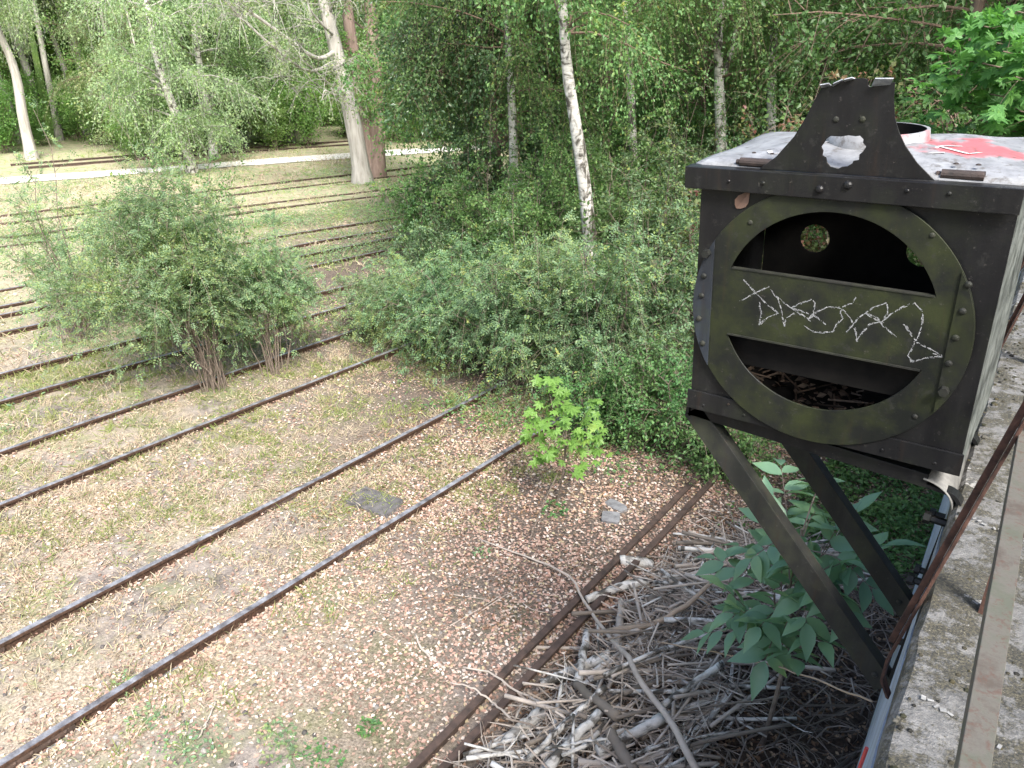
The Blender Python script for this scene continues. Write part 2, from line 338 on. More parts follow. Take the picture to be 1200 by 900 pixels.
_mp = _mp+[(180-a, r) for a, r in _mp[-2:0:-1]]
MAPLE2D = np.array([[r*math.cos(math.radians(a)), r*math.sin(math.radians(a))] for a, r in _mp])
def maple_leaves(mb, B, A, N, L):
    A = nrm(A); Sd = nrm(np.cross(A, N)); Nn = np.cross(Sd, A); n = len(B); L = np.asarray(L)[:, None, None]; k = len(MAPLE2D)
    p = MAPLE2D[None]*.55; c = B+A*L[:, 0]*.12
    r2 = (p**2).sum(-1, keepdims=True)
    V = c[:, None]+L*(p[..., :1]*Sd[:, None]+(p[..., 1:]+.0)*A[:, None]-r2*.55*Nn[:, None])
    V = np.concatenate([c[:, None], V], 1); F = np.array([[0, 1+j, 1+(j+1) % k] for j in range(k)])
    mb.add(V.reshape(-1, 3), (F[None]+(np.arange(n)*(k+1))[:, None, None]).reshape(-1, 3))
def rnd_unit(n): return nrm(rng.normal(size=(n, 3)))
def curve_pts(P, t):                          # sample polyline P (K,3) at t in 0..1
    P = np.asarray(P); s = np.clip(np.asarray(t), 0, .9999)*(len(P)-1); i = s.astype(int); f = (s-i)[:, None]
    return P[i]*(1-f)+P[i+1]*f
def limb(p, d, L, K=6, bend=0., jit=.12):
    pts = [np.array(p, float)]; d = np.array(d, float); d /= np.linalg.norm(d)
    for i in range(K-1):
        d = d+rng.normal(size=3)*jit+np.array([0, 0, bend/(K-1)]); d /= np.linalg.norm(d); pts.append(pts[-1]+d*L/(K-1))
    return np.array(pts)
def twigs_leaves(tm, lm, starts, dirs, lens, per, size, weep=0., spread=.06, aspect=.62, twig_r=.004, mode='quad', rnd=.8, up=.6):
    n = len(starts); D = nrm(dirs); K = 4; t = np.linspace(0, 1, K)[None, :, None]
    g = np.array([0, 0, -1.])*weep
    P = starts[:, None]+D[:, None]*lens[:, None, None]*t+g*lens[:, None, None]*t*t
    if tm is not None: tm.tubes(P, np.linspace(1, .35, K)[None]*twig_r*np.ones((n, 1)), 3)
    idx = np.repeat(np.arange(n), per); m = len(idx); tt = rng.uniform(.08, 1.05, m)[:, None]; l = lens[idx][:, None]
    B = starts[idx]+D[idx]*l*tt+g*l*tt*tt+rng.normal(size=(m, 3))*spread
    A = nrm(D[idx]*.5+g*tt*.8+rnd_unit(m)*rnd); N = nrm(rnd_unit(m)*.7+np.array([0, 0, up]))
    Ls = size*rng.uniform(.65, 1.25, m)
    if mode == 'quad': leaf_quads(lm, B, A, N, Ls, Ls*aspect)
    elif mode == 'maple': maple_leaves(lm, B, A, N, Ls)
    elif mode == 'pinnate':                   # rachis with four leaflet pairs and an end leaflet
        Sd = nrm(np.cross(A, N)); BB = []; AA = []; NN = []; LL = []
        for q in range(3):
            for sgn in (-1, 1):
                BB.append(B+A*(Ls*(.6+.75*q))[:, None]); AA.append(Sd*sgn+A*.55); NN.append(N); LL.append(Ls)
        BB.append(B+A*(Ls*2.7)[:, None]); AA.append(A); NN.append(N); LL.append(Ls)
        leaf_quads(lm, np.concatenate(BB), np.concatenate(AA), np.concatenate(NN), np.concatenate(LL), np.concatenate(LL)*.52)
def tree_meshes(trunks, crown):
    """trunks: list of (points, r0, r1); crown: dict.  returns trunk, twig, leaf builders"""
    tb, wb, lb = MB(), MB(), MB()
    for pts, r0, r1 in trunks:
        pts = np.array(pts, float); K = 14; tt = np.linspace(0, 1, K); P = curve_pts(pts, tt); P[1:-1] = (P[:-2]+P[2:]+2*P[1:-1])/4
        R = r0+(r1-r0)*tt; R[0] *= 1.35; R[1] *= 1.08; R = R*(1+rng.normal(size=K)*.03)
        tb.tubes(P[None], R[None], 9)
    st, dr, ln = [], [], []
    for i in range(crown['limbs']):
        pts, r0, r1 = trunks[i % len(trunks)]; u = rng.uniform(crown.get('t0', .2), .98); p = curve_pts(np.array(pts), np.array([u]))[0]
        az = i*2.4+rng.normal()*.5; el = crown.get('el', .5)+rng.normal()*.2
        d = np.array([math.cos(az)*math.cos(el), math.sin(az)*math.cos(el), math.sin(el)])
        f = (u-crown.get('t0', .2))/(1-crown.get('t0', .2)); Lm = crown['len']*(.55+.75*math.sin(PI*min(1, f*.8+.12)))*rng.uniform(.7, 1.2)
        Lp = limb(p, d, Lm, 6, crown.get('bend', 0.), .12); rl = max(.010, (r0+(r1-r0)*u)*.30)
        wb.tubes(Lp[None], np.linspace(rl, .006, 6)[None], 5)
        k = crown['twigs']; t = rng.uniform(.18, 1., k)**.8; b = curve_pts(Lp, t)
        dd = nrm(nrm(Lp[-1]-Lp[0])*.55+rnd_unit(k)*.9); st.append(b); dr.append(dd); ln.append(crown['tl']*rng.uniform(.5, 1.25, k))
    st, dr, ln = map(np.concatenate, (st, dr, ln))
    twigs_leaves(wb, lb, st, dr, ln, crown['per'], crown['size'], crown.get('weep', 0), crown.get('spread', .08), crown.get('aspect', .65), crown.get('tr', .006), crown.get('mode', 'quad'))
    return tb, wb, lb
def make_tree(name, label, cat, trunks, crown, barkm, leafm, group=None, twigm=None, loc=None):
    base = np.array(trunks[0][0][0]) if loc is None else np.array(loc)
    root = thing(name, label, cat, base, group); tb, wb, lb = tree_meshes(trunks, crown)
    tb.build('trunk', barkm, root, True, base)
    wb.build('branches', twigm or BARK_TWIG, root, False, base)
    lb.build('crown', leafm, root, False, base); return root
def make_shrub(name, label, base, n_stem, h, rad, leafm, per=7, twigs=16, tl=.45, size=.035, mode='pinnate', lean=(0, 0), weep=.5, stemr=.014, group=None, spread=.03, cat='shrub', t0=.3, aspect=.62, arch=1.0):
    base = np.array([base[0], base[1], gh(base[0], base[1])-.02]); root = thing(name, label, cat, base, group)
    sb, lb = MB(), MB(); st, dr, ln = [], [], []; P = []; R = []
    for i in range(n_stem):
        a = i*2.39996+rng.normal()*.3; q = math.sqrt((i+.5)/n_stem); r = rad*q*rng.uniform(.75, 1.15); hh = h*(1.08-.45*q*q)*rng.uniform(.7, 1.1)*(1.0 if i % 5 else rng.uniform(1.1, 1.4))
        t = np.linspace(0, 1, 8); b = base+np.array([rng.normal()*.10, rng.normal()*.10, 0])
        x = r*t**1.35; z = hh*((1+.75*arch*q)*t-(.75*arch*q)*t**2.2)
        p = np.stack([b[0]+math.cos(a)*x+lean[0]*t**1.5, b[1]+math.sin(a)*x+lean[1]*t**1.5, b[2]+z], 1)+rng.normal(size=(8, 3))*.025*t[:, None]*h
        P.append(p); R.append(stemr*rng.uniform(.6, 1.2)*np.linspace(1, .25, 8))
        tt = rng.uniform(t0, 1., twigs); bb = curve_pts(p, tt); tan = nrm(p[-1]-p[3])
        st.append(bb); dr.append(nrm(tan*.5+rnd_unit(twigs)*.9+np.array([0, 0, .15]))); ln.append(tl*rng.uniform(.5, 1.3, twigs))
    sb.tubes(np.array(P), np.array(R), 5)
    st, dr, ln = map(np.concatenate, (st, dr, ln))
    twigs_leaves(sb, lb, st, dr, ln, per, size, weep, spread, aspect, .0035, mode, up=.9)
    sb.build('stems', BARK_STEM, root, False, base); lb.build('foliage', leafm, root, False, base); return root

# ------------------------------------------------------------------ ground, path
def axis_steps(segs):
    out = []
    for a, b, st in segs: out.append(np.arange(a, b, st))
    return np.concatenate(out+[np.array([segs[-1][1]])])
xs = axis_steps([(-600, -100, 60), (-100, -40, 5), (-40, -14, .7), (-14, 1, .16), (1, 20, 2), (20, 100, 16), (100, 600, 70)])
ys = axis_steps([(-600, -60, 70), (-60, -6, 6), (-6, 0, 1), (0, 13, .16), (13, 30, .6), (30, 100, 6), (100, 600, 60)])
X, Y = np.meshgrid(xs, ys, indexing='ij'); Z = gh(X, Y); V = np.stack([X, Y, Z], -1).reshape(-1, 3)
i, j = np.meshgrid(np.arange(len(xs)-1), np.arange(len(ys)-1), indexing='ij'); q = (i*len(ys)+j).ravel()
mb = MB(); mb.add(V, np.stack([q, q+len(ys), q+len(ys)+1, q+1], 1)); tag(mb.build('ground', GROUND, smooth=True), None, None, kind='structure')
def interp_poly(P, n):
    P = np.array(P, float); d = np.concatenate([[0], np.cumsum(np.linalg.norm(np.diff(P, axis=0), axis=1))]); t = np.linspace(0, d[-1], n)
    # smooth (cubic through points by repeated averaging of a dense linear resample)
    Q = np.stack([np.interp(t, d, P[:, k]) for k in range(P.shape[1])], 1)
    for _ in range(max(2, n//12)): Q[1:-1] = (Q[:-2]+2*Q[1:-1]+Q[2:])/4
    return Q
PATH = [(-44, -14), (-39.2, 3), (-36.3, 11.5), (-33.6, 18), (-32.2, 21.5), (-30.4, 25.7), (-27, 33), (-24, 42)]
pp = interp_poly(PATH, 120); tn = nrm(np.gradient(pp, axis=0)); nn = np.stack([-tn[:, 1], tn[:, 0]], 1); mb = MB(); V = []
for k in range(7):
    o = (k/6-.5)*1.7; e = pp+nn*(o+.06*fn(pp[:, 0]+k, pp[:, 1], 3.)[:, None]); V.append(np.stack([e[:, 0], e[:, 1], gh(e[:, 0], e[:, 1])+.03+.03*(1-(2*k/6-1)**2)], 1))
V = np.stack(V, 1); n = len(pp); F = [[a*7+k, a*7+k+1, (a+1)*7+k+1, (a+1)*7+k] for a in range(n-1) for k in range(6)]
mb.add(V.reshape(-1, 3), F); tag(mb.build('path', PATHM, smooth=True), None, None, kind='structure')

# ------------------------------------------------------------------ rails
PROF = [(-.036, .0), (-.033, .005), (.033, .005), (.036, .0), (.036, -.03), (.009, -.045), (.009, -.13), (.06, -.15), (.06, -.16), (-.06, -.16), (-.06, -.15), (-.009, -.13), (-.009, -.045), (-.036, -.03)]
def rail_mesh(pts, z, n, wob=.012):
    P = interp_poly(pts, n); mb = MB(); P3 = np.stack([P[:, 0]+wob*fn(P[:, 1], P[:, 0]*0, .8), P[:, 1], z+.02*fn(P[:, 0], P[:, 1], .35)], 1)
    T = nrm(np.gradient(P, axis=0)); sd = np.stack([T[:, 1], -T[:, 0], np.zeros(len(T))], 1); pr = np.array(PROF); k = len(pr)
    V = P3[:, None]+pr[None, :, :1]*sd[:, None]+pr[None, :, 1:]*np.array([0, 0, 1.]); m = len(P3)
    a, b = np.meshgrid(np.arange(m-1), np.arange(k), indexing='ij'); b2 = (b+1) % k
    mb.add(V.reshape(-1, 3), np.stack([a*k+b, a*k+b2, (a+1)*k+b2, (a+1)*k+b], -1).reshape(-1, 4)); mb.F.append(np.array([list(range(k))[::-1]])); mb.F.append(np.array([[(m-1)*k+q for q in range(k)]])); return mb
def track(label, rails, z=.11, n=80, mat=RAIL):
    r = thing('railway_track', label, 'track', (rails[0][0][0], rails[0][0][1], 0), 'disused railway tracks')
    for p in rails: rail_mesh(p, z, n).build('rail', mat, r, False, r.location)
    return r
T1 = track('nearest wide rusty track with blue grey rail heads running into the thicket', [[(-7.35, -6), (-7.40, 1.4), (-7.40, 8.6), (-7.45, 16)], [(-5.90, -6), (-5.93, 1), (-5.93, 7.6), (-5.9, 9)]], .12, 120)
for rail_, xr_ in ((T1.children[0], -7.40), (T1.children[1], -5.93)):
    for y_ in (1.15, 4.6):
        mb = MB()
        for sg in (-1, 1):
            mb.sweep([(xr_+sg*.012, y_-.28, .065), (xr_+sg*.012, y_+.28, .065)], (sg, 0, 0), (0, 0, 1), [(0, -.045), (.016, -.04), (.016, .02), (0, .03)])
            for q in (-.2, -.07, .07, .2): mb.dome((xr_+sg*.028, y_+q, .055), (sg, 0, 0), .017, .9, 6)
        mb.build('joint_bar', FARRAIL, rail_, False, T1.location)
track('two rusty rails laid close together beside the heap of dead branches', [[(-3.12, -5), (-3.32, 2.9), (-3.50, 7.85), (-3.62, 11)], [(-2.92, -5), (-3.12, 2.9), (-3.30, 7.85), (-3.42, 11)]], .10, 100, FARRAIL)
track('straight rusty track passing under the front stems of the big shrub', [[(-10.15, -6), (-10.02, 4), (-9.95, 9.5), (-9.9, 15)], [(-11.65, -6), (-11.47, 4), (-11.33, 9.4), (-11.2, 15)]], .11, 110)
track('rusty track that curves gently behind the big shrub', [[(-13.6, -6), (-13.29, 4), (-12.8, 8.6), (-12.55, 11), (-12.0, 17)], [(-15.1, -6), (-14.5, 4), (-14.0, 9.5), (-13.6, 11.8), (-13.0, 17)]], .11, 100)
track('overgrown track just before the patch of low green weeds', [[(-18.4, -6), (-16.8, 4.9), (-15.9, 11.2), (-15.4, 14.4), (-14.7, 19)], [(-19.8, -6), (-17.9, 5.5), (-16.85, 12), (-16.3, 15.4), (-15.6, 20)]], .09, 90)
track('half buried track with green weeds growing over its rails', [[(-20.5, -6), (-18.6, 5.8), (-17.75, 14), (-16.9, 17), (-16.2, 22)], [(-22, -6), (-19.9, 6), (-19.1, 14), (-18.2, 17.6), (-17.5, 22)]], .06, 80)
track('dull far track just in front of the twin trunk tree', [[(-27, -4), (-24.0, 9), (-22.57, 16), (-21.5, 19.3), (-20.3, 24)], [(-28.4, -4), (-25.2, 9), (-23.5, 16.2), (-22.6, 19.2), (-21.4, 24)]], .055, 70, FARRAIL)
track('dull far track passing right behind the twin trunk tree', [[(-30, -3), (-27, 11), (-25.5, 18), (-24.7, 21), (-23.3, 26)], [(-31.4, -3), (-28.4, 11), (-26.9, 18), (-26.1, 21.3), (-24.7, 27)]], .055, 70, FARRAIL)
track('farthest dark track beyond the pale path at the edge of the wood', [[(-38.6, 14), (-36.6, 20), (-34.8, 24.6), (-32.8, 30)], [(-40, 14), (-38, 20.4), (-36.2, 25), (-34.2, 30)]], .10, 50, FARRAIL)

# ------------------------------------------------------------------ wall (loading ramp) with coping
WT = H-1.62
def ex(y): return -.126-.0663*(y-1.63)        # edge of the coping
wall = thing('retaining_wall', 'long concrete ramp wall with pale blue painted face and mossy grey top', 'wall', (ex(-5), -5, 0))
yy = np.linspace(-6, 11, 260)
def wall_strip(prof_fn, name, mat, disp):
    prof = prof_fn; V = []
    for y in yy:
        e = ex(y)
        V.append([[e+px, y, pz] for px, pz in prof])
    V = np.array(V); k = len(prof); m = len(yy)
    V[:, :, 0] += disp*fn(V[:, :, 1]*3, V[:, :, 2]*3, 5.)*(V[:, :, 0] < ex(V[:, :, 1])+.3); V[:, :, 2] += disp*.6*fn(V[:, :, 1]*4, V[:, :, 0]*4, 6.)*(V[:, :, 2] > 3.5)
    a, b = np.meshgrid(np.arange(m-1), np.arange(k), indexing='ij'); b2 = (b+1) % k; mb = MB()
    mb.add(V.reshape(-1, 3), np.stack([a*k+b, a*k+b2, (a+1)*k+b2, (a+1)*k+b], -1).reshape(-1, 4)); mb.F.append(np.array([list(range(k))[::-1]])); mb.F.append(np.array([[(m-1)*k+q for q in range(k)]]))
    return mb.build(name, mat, wall, False, wall.location)
T3 = WT-.24
wall_strip([(-.010, T3), (-.06, 2.4), (-.12, 1.2), (-.17, -.2), (3.4, -.2), (3.4, T3)], 'wall_face', CONCPAINT, .004)
wall_strip([(-.002, T3+.004), (-.004, T3+.1), (.002, WT-.03), (.02, WT-.004), (.05, WT), (.12, WT+.004), (.2, WT), (.3, WT+.006), (.45, WT), (.8, WT), (1.6, WT), (3.38, WT), (3.38, T3+.004)], 'coping', CONC, .008)
mb = MB()                                     # moss and grit lying on the coping
n = 5200; y = rng.uniform(.4, 10.8, n); e = rng.uniform(.01, .62, n)**1.0; keep = (fn(y*2.2, e*4, 2.2)+rng.normal(size=n)*.3) > .12; y = y[keep]; e = e[keep]
for yy_, ee in zip(y, e):
    r = rng.uniform(.002, .009) if rng.random() < .93 else rng.uniform(.009, .014)
    mb.dome((ex(yy_)+ee, yy_, WT+.003), (0, 0, 1), r, rng.uniform(.5, 1.0), 5)
tag(mb.build('moss', MOSS), 'dark moss and grit crusted on the concrete wall top', 'moss', kind='stuff')
mb = MB()
for y0 in (1.88, 2.9):
    for s_ in range(26):
        u = s_/25; p = np.array([ex(y0)+.03+.42*u, y0-.10*u+rng.normal()*.004, WT+.0085])
        if rng.random() < .62: mb.box(p, (.016, .011*rng.uniform(.4, 1.2), .0015), Matrix.Rotation(rng.uniform(0, 3), 3, 'Z'))
mb.build('paint_line', simple('worn_white_paint', (.20, .20, .195), (.36, .355, .345), 60, .8), wall, False, wall.location)
mb = MB(); P = [(ex(1.9)-.035, 1.9, 3.55), (ex(1.93)-.045, 1.93, 3.35), (ex(1.96)-.055, 1.95, 3.1), (ex(2.0)-.07, 2.0, 2.8)]
mb.tube(P, .006, 6); mb.build('red_streak', REDPAINT, wall, False, wall.location)

# ------------------------------------------------------------------ railing on the wall
def xr(y): return .12-.0663*y
railing = thing('railing', 'old iron railing with faded flat bars and rusty slanting braces on the wall top', 'railing', (xr(0), 0, WT))
LP = [(0, 0), (.042, 0), (.042, -.007), (.007, -.007), (.007, -.055), (0, -.055)]
ry = np.linspace(-3, 10, 40)
mb = MB(); mb.sweep([(xr(y)-.028, y, 4.45+.004*math.sin(y*1.3)) for y in ry], (1, 0, 0), (0, 0, 1), LP); mb.build('middle_bar', RPAINT, railing, False, railing.location, .0015)
mb = MB(); mb.sweep([(xr(y)+.012, y, 4.86) for y in ry], (1, 0, 0), (0, 0, 1), LP); mb.build('top_bar', RPAINT, railing, False, railing.location, .0015)
for k in range(5):
    py = 2.34+2.35*(k-1)
    mb = MB(); mb.sweep([(xr(py)+.008, py+.0, WT), (xr(py)+.008, py, 4.86)], (1, 0, 0), (0, 1, 0), [(0, 0), (.05, 0), (.05, .006), (.006, .006), (.006, .05), (0, .05)]); mb.build('post', RUST, railing, False, railing.location)
    lo = np.array([ex(py)-.055, py, WT-.30]); hi = at_y(1200, 495, 2.34)+np.array([ex(py)-ex(2.34), py-2.34, 0]); d = hi-lo
    hi2 = lo+d*(xr(py)+.0-lo[0])/d[0]
    mb = MB(); a = np.array([0, 1., 0]); b = nrm(np.cross(d, a)); f0 = lo+np.array([.0, 0, -.09])
    mb.sweep([f0+np.array([.03, .0, -.06]), f0, lo, lo+d*.15, hi2], a, b, [(-.020, -.005), (.020, -.005), (.020, .005), (-.020, .005)])
    mb.sweep([lo+d*.06, hi2], a, b, [(.010, .006), (.020, .006), (.020, .026), (.010, .026)])
    mb.build('brace', RUST, railing, False, railing.location, .002)

# ------------------------------------------------------------------ bracket that carries the lamp housing
bracket = thing('iron_bracket', 'black iron wall bracket with two slanting struts under the signal box', 'bracket', (ex(2.9), 2.9, WT))
def lbar(mb, p, q, a, wa, b, wb, t=.011):
    a = np.array(a); b = np.array(b); mb.sweep([p, q], a, b, [(0, 0), (wa, 0), (wa, t), (t, t), (t, wb), (0, wb)])
ZS = 3.922
for k, yb in enumerate((2.97, 3.54)):
    xf = ex(yb)
    mb = MB(); lo = np.array([xf-.06, yb, H-2.60]); hi = np.array([-1.30, yb, ZS-.03]); d = nrm(hi-lo); b = np.array([d[2], 0, -d[0]]); b = b if b[2] > 0 else -b
    mb.sweep([lo, hi], b, (0, 1, 0), [(-.05, 0), (.05, 0), (.05, .065), (.04, .065), (.04, .011), (-.05, .011)])
    mb.dome(lo+d*.07+np.array([0, -.001, 0]), (0, -1, 0), .014); mb.build('strut', IRON_STRUT, bracket, False, bracket.location, .002)
    mb = MB(); mb.sweep([(-1.33, yb, ZS), (xf-.10, yb, ZS-.004)], (0, 1, 0), (0, 0, 1), [(0, 0), (.075, 0), (.075, -.012), (.012, -.012), (.012, -.060), (0, -.060)])
    mb.build('shelf_bar', IRON, bracket, False, bracket.location, .002)
    mb = MB(); pts = [(xf-.26, yb+.03, ZS-.045), (xf-.04, yb+.03, ZS-.06)]
    for q in range(7):
        t = q/6*PI/2; pts.append((xf-.03+.055*math.sin(t), yb+.03, ZS-.115+.055*math.cos(t)))
    x1, z1 = pts[-1][0], pts[-1][2]; pts += [(x1-.035, yb+.03, 3.45), (xf-.05, yb+.03, 2.86)]
    mb2 = MB(); P = np.array(pts); T = nrm(np.gradient(P, axis=0)); nb = np.stack([-T[:, 2], 0*T[:, 0], T[:, 0]], 1); pr = [(-.028, -.008), (.028, -.008), (.028, .008), (-.028, .008)]
    V = np.stack([P+np.array([0, 1, 0])*u+nb*v for u, v in pr], 1); m = len(P); F = [[a*4+b, a*4+(b+1) % 4, (a+1)*4+(b+1) % 4, (a+1)*4+b] for a in range(m-1) for b in range(4)]+[[3, 2, 1, 0], [(m-1)*4+c for c in range(4)]]
    mb2.add(V.reshape(-1, 3), F)
    for zz in (3.72, 3.42, 3.1): mb2.cyl((xf-.06, yb+.03, zz), (xf+.0, yb+.03, zz), .016, 6); mb2.cyl((xf-.085, yb+.03, zz), (xf-.06, yb+.03, zz), .026, 6)
    mb2.build('wall_strap', IRON, bracket, False, bracket.location, .0015)
mb = MB(); V = []                             # light grey curved cover sheet between box and wall edge
ang = np.linspace(0, PI*.55, 8)
for y in (2.96, 3.3, 3.75): V.append([[ex(y)-.115+.12*math.sin(a), y, WT-.03+.10*math.cos(a)] for a in ang])
V = np.array(V); F = [[a*8+b, a*8+b+1, (a+1)*8+b+1, (a+1)*8+b] for a in range(2) for b in range(7)]; mb.add(V.reshape(-1, 3), F)
o = mb.build('cover_sheet', simple('grey_sheet_paint', (.10, .097, .09), (.20, .195, .18), 12, .6), bracket, True, bracket.location); s_ = o.modifiers.new('thick', 'SOLIDIFY'); s_.thickness = .004
mb = MB(); mb.sweep([(-1.315, 2.97, ZS-.004), (-1.315, 3.5, ZS-.004)], (1, 0, 0), (0, 0, 1), [(0, 0), (.06, 0), (.06, -.01), (.01, -.01), (.01, -.06), (0, -.06)]); mb.build('cross_bar', IRON, bracket, False, bracket.location)

# ------------------------------------------------------------------ signal lamp housing
BM = np.array(Matrix.Rotation(.02603, 3, 'Z')@Matrix.Rotation(.05537, 3, 'X')@Matrix.Rotation(-.03104, 3, 'Y'))
BO = np.array([-1.3213, 2.9246, H-1.5181])
def face(u, v, y=0.):                         # point of the housing's own frame where it shows at (u, v)
    r = BM.T@ray(u, v); o = BM.T@(EYE-BO); return (o+r*(y-o[1])/r[1])[[0, 2]]
box = thing('signal_lamp_housing', 'large black iron signal lamp housing with round mossy front plate and torn crest', 'signal housing', BO)
box.rotation_euler = Matrix(BM).to_euler()
X0, X1, DP, ZT = .035, 1.10, .75, 1.03
def circ(cx, cz, r, a0=0., a1=2*PI, n=64): return [(cx+r*math.cos(a0+(a1-a0)*i/n), cz+r*math.sin(a0+(a1-a0)*i/n)) for i in range(n if abs(a1-a0-2*PI) < 1e-6 else n+1)]
plate('front_frame', [[(X0, .0), (X1, .0), (X1, ZT), (X0, ZT)], circ(.55, .52, .43)], -.008, 0, IRON, box)
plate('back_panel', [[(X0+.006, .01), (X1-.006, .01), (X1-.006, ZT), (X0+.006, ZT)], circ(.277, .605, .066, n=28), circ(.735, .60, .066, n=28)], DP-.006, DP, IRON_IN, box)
for nm, xx, mt in (('side_panel', X0+.003, IRON), ('side_panel', X1-.003, PALEPAINT)):
    mb = MB(); mb.box((xx, DP/2, ZT/2), (.006, DP-.016, ZT)); o = mb.build(nm, mt, box)
    if mt is PALEPAINT: o['label'] = 'pale painted side sheet'
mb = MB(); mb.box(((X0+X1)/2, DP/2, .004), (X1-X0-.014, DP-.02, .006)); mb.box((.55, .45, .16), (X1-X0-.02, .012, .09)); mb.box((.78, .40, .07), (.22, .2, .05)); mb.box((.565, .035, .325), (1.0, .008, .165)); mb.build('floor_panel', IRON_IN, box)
mb = MB(); mb.box(((X0+X1)/2-.003, -.014, .045), (X1-X0+.02, .010, .09)); 
for x in np.linspace(.1, 1.02, 6): mb.dome((x, -.019, .03), (0, -1, 0), .007)
mb.build('bottom_rail', IRON, box, bevel=.002)
# round plate
cz, cx_ = .505, .547; R_ = .513; ic, iz, ir = .553, .535, .392
a_up = math.asin((.672-iz)/ir); a_lo = math.asin((iz-.392)/ir)
disc = plate('front_plate', [circ(cx_, cz, R_, n=96), circ(ic, iz, ir, a_up, PI-a_up, 40), circ(ic, iz, ir, PI+a_lo, 2*PI-a_lo, 40)], -.028, -.020, IRON_OLIVE, box, .0012)
def seg(xc, side):
    dx = abs(xc-cx_); a = math.acos(dx/R_); return circ(cx_, cz, R_-.002, -a, a, 36) if side > 0 else circ(cx_, cz, R_-.002, PI-a, PI+a, 36)
for xc, sd in ((.112, -1), (.985, 1)):
    st_ = plate('edge_strap', [seg(xc, sd)], -.036, -.0285, IRON_OLIVE if sd > 0 else iron('blue_black_iron', (.022, .025, .030), (.04, .05, .065), (.05, .06, .02), .35), box, .0012)
    pts = [(.078, .625), (.072, .54), (.066, .437), (.088, .33)] if sd < 0 else [(1.009, .732), (1.008, .638), (1.004, .54), (1.0, .442)]
    for x, z in pts: mb = MB(); mb.dome((x, -.036, z), (0, -1, 0), .0125, .7, 9); mb.build('rivet', IRON_STRUT, st_)
    x, z = (.088, .723) if sd < 0 else (1.004, .339)
    mb = MB(); mb.sweep([(x, -.036, z), (x, -.050, z), (x, -.0501, z), (x, -.062, z)], (1, 0, 0), (0, 0, 1), [(.017*math.cos(q*PI/3), .017*math.sin(q*PI/3)) for q in range(6)]); mb.build('bolt', IRON_STRUT, st_)
mb = MB()
for x, z in ((.874, .882), (.927, .207), (.25, .86)): mb.dome((x, -.028, z), (0, -1, 0), .010, .6)
hw = math.sqrt(ir**2-(.672-iz)**2)-.004; mb.box((ic, -.020, .672), (2*hw, .022, .005)); hw = math.sqrt(ir**2-(iz-.392)**2)-.004; mb.box((ic, -.020, .392), (2*hw, .026, .007))
mb.build('band_lips', IRON_STRUT, disc)
# chalk scrawl traced on the band: zoomed strokes (4.615x from 855,315)
STR = [[(75, 58), (140, 130), (200, 190), (265, 243)], [(55, 175), (130, 135), (215, 95)], [(160, 180), (172, 240), (160, 305)], [(160, 305), (205, 262), (268, 240)],
 [(222, 112), (250, 150), (330, 210), (400, 255), (440, 285)], [(262, 160), (282, 235), (297, 312)], [(297, 312), (305, 265), (350, 240)], [(330, 212), (390, 185), (445, 165), (462, 185), (455, 235), (425, 275)], [(340, 215), (400, 232), (430, 245)],
 [(425, 275), (470, 235), (530, 205), (600, 212), (655, 265), (668, 300), (630, 345)], [(440, 240), (520, 302)], [(403, 308), (440, 335), (500, 347), (560, 338), (580, 300), (612, 268), (600, 240), (605, 215)], [(610, 208), (665, 185), (685, 150)],
 [(668, 300), (690, 270), (770, 215), (850, 180), (855, 240), (820, 295), (735, 240)], [(675, 310), (690, 385), (720, 340), (760, 300), (820, 285)], [(690, 395), (684, 360)], [(735, 240), (800, 265), (830, 310), (905, 372)],
 [(820, 300), (870, 245), (940, 205), (1000, 185), (1045, 230), (1042, 300), (1020, 370), (1000, 400)], [(940, 300), (975, 345), (1010, 390)], [(955, 310), (985, 370)], [(1000, 400), (965, 470), (985, 505)], [(985, 505), (1060, 480), (1155, 475)], [(1010, 400), (1080, 430), (1150, 470)], [(965, 475), (985, 495), (1000, 500)], [(1100, 455), (1150, 480)]]
mb = MB(); quad = None
for s_ in STR:
    P = np.array([face(855+x/4.615, 315+y/4.615, -.029) for x, y in s_]); d = np.concatenate([[0], np.cumsum(np.linalg.norm(np.diff(P, axis=0), axis=1))])
    for ps in range(3):
        sd_ = rng.uniform(0, 50); tt_ = np.arange(0, d[-1], .0016); Q = np.stack([np.interp(tt_, d, P[:, 0]), np.interp(tt_, d, P[:, 1])], 1); T_ = nrm(np.gradient(Q, axis=0)); N_ = np.stack([-T_[:, 1], T_[:, 0]], 1)
        off = .0016*(ps-1)+.0011*np.sin(tt_*60+sd_)+rng.normal(size=len(tt_))*.0005; hw_ = .0004+.0006*np.abs(np.sin(tt_*45+sd_*2))+rng.random(len(tt_))*.0005
        on = (np.sin(tt_*110+sd_*3)+np.sin(tt_*263+sd_)+rng.normal(size=len(tt_))*.7) > (-.35 if ps == 1 else .45)
        for k in range(len(tt_)-1):
            if on[k]:
                c0 = Q[k]+N_[k]*off[k]; c1 = Q[k+1]+N_[k+1]*off[k+1]; w0 = N_[k]*hw_[k]; w1 = N_[k+1]*hw_[k+1]
                mb.add([(x_, -.0289, z_) for x_, z_ in (c0-w0, c1-w1, c1+w1, c0+w0)], [[0, 1, 2, 3]])
o = mb.build('chalk_scrawl', CHALK, disc); o['label'] = 'white chalk scrawl across the middle band'
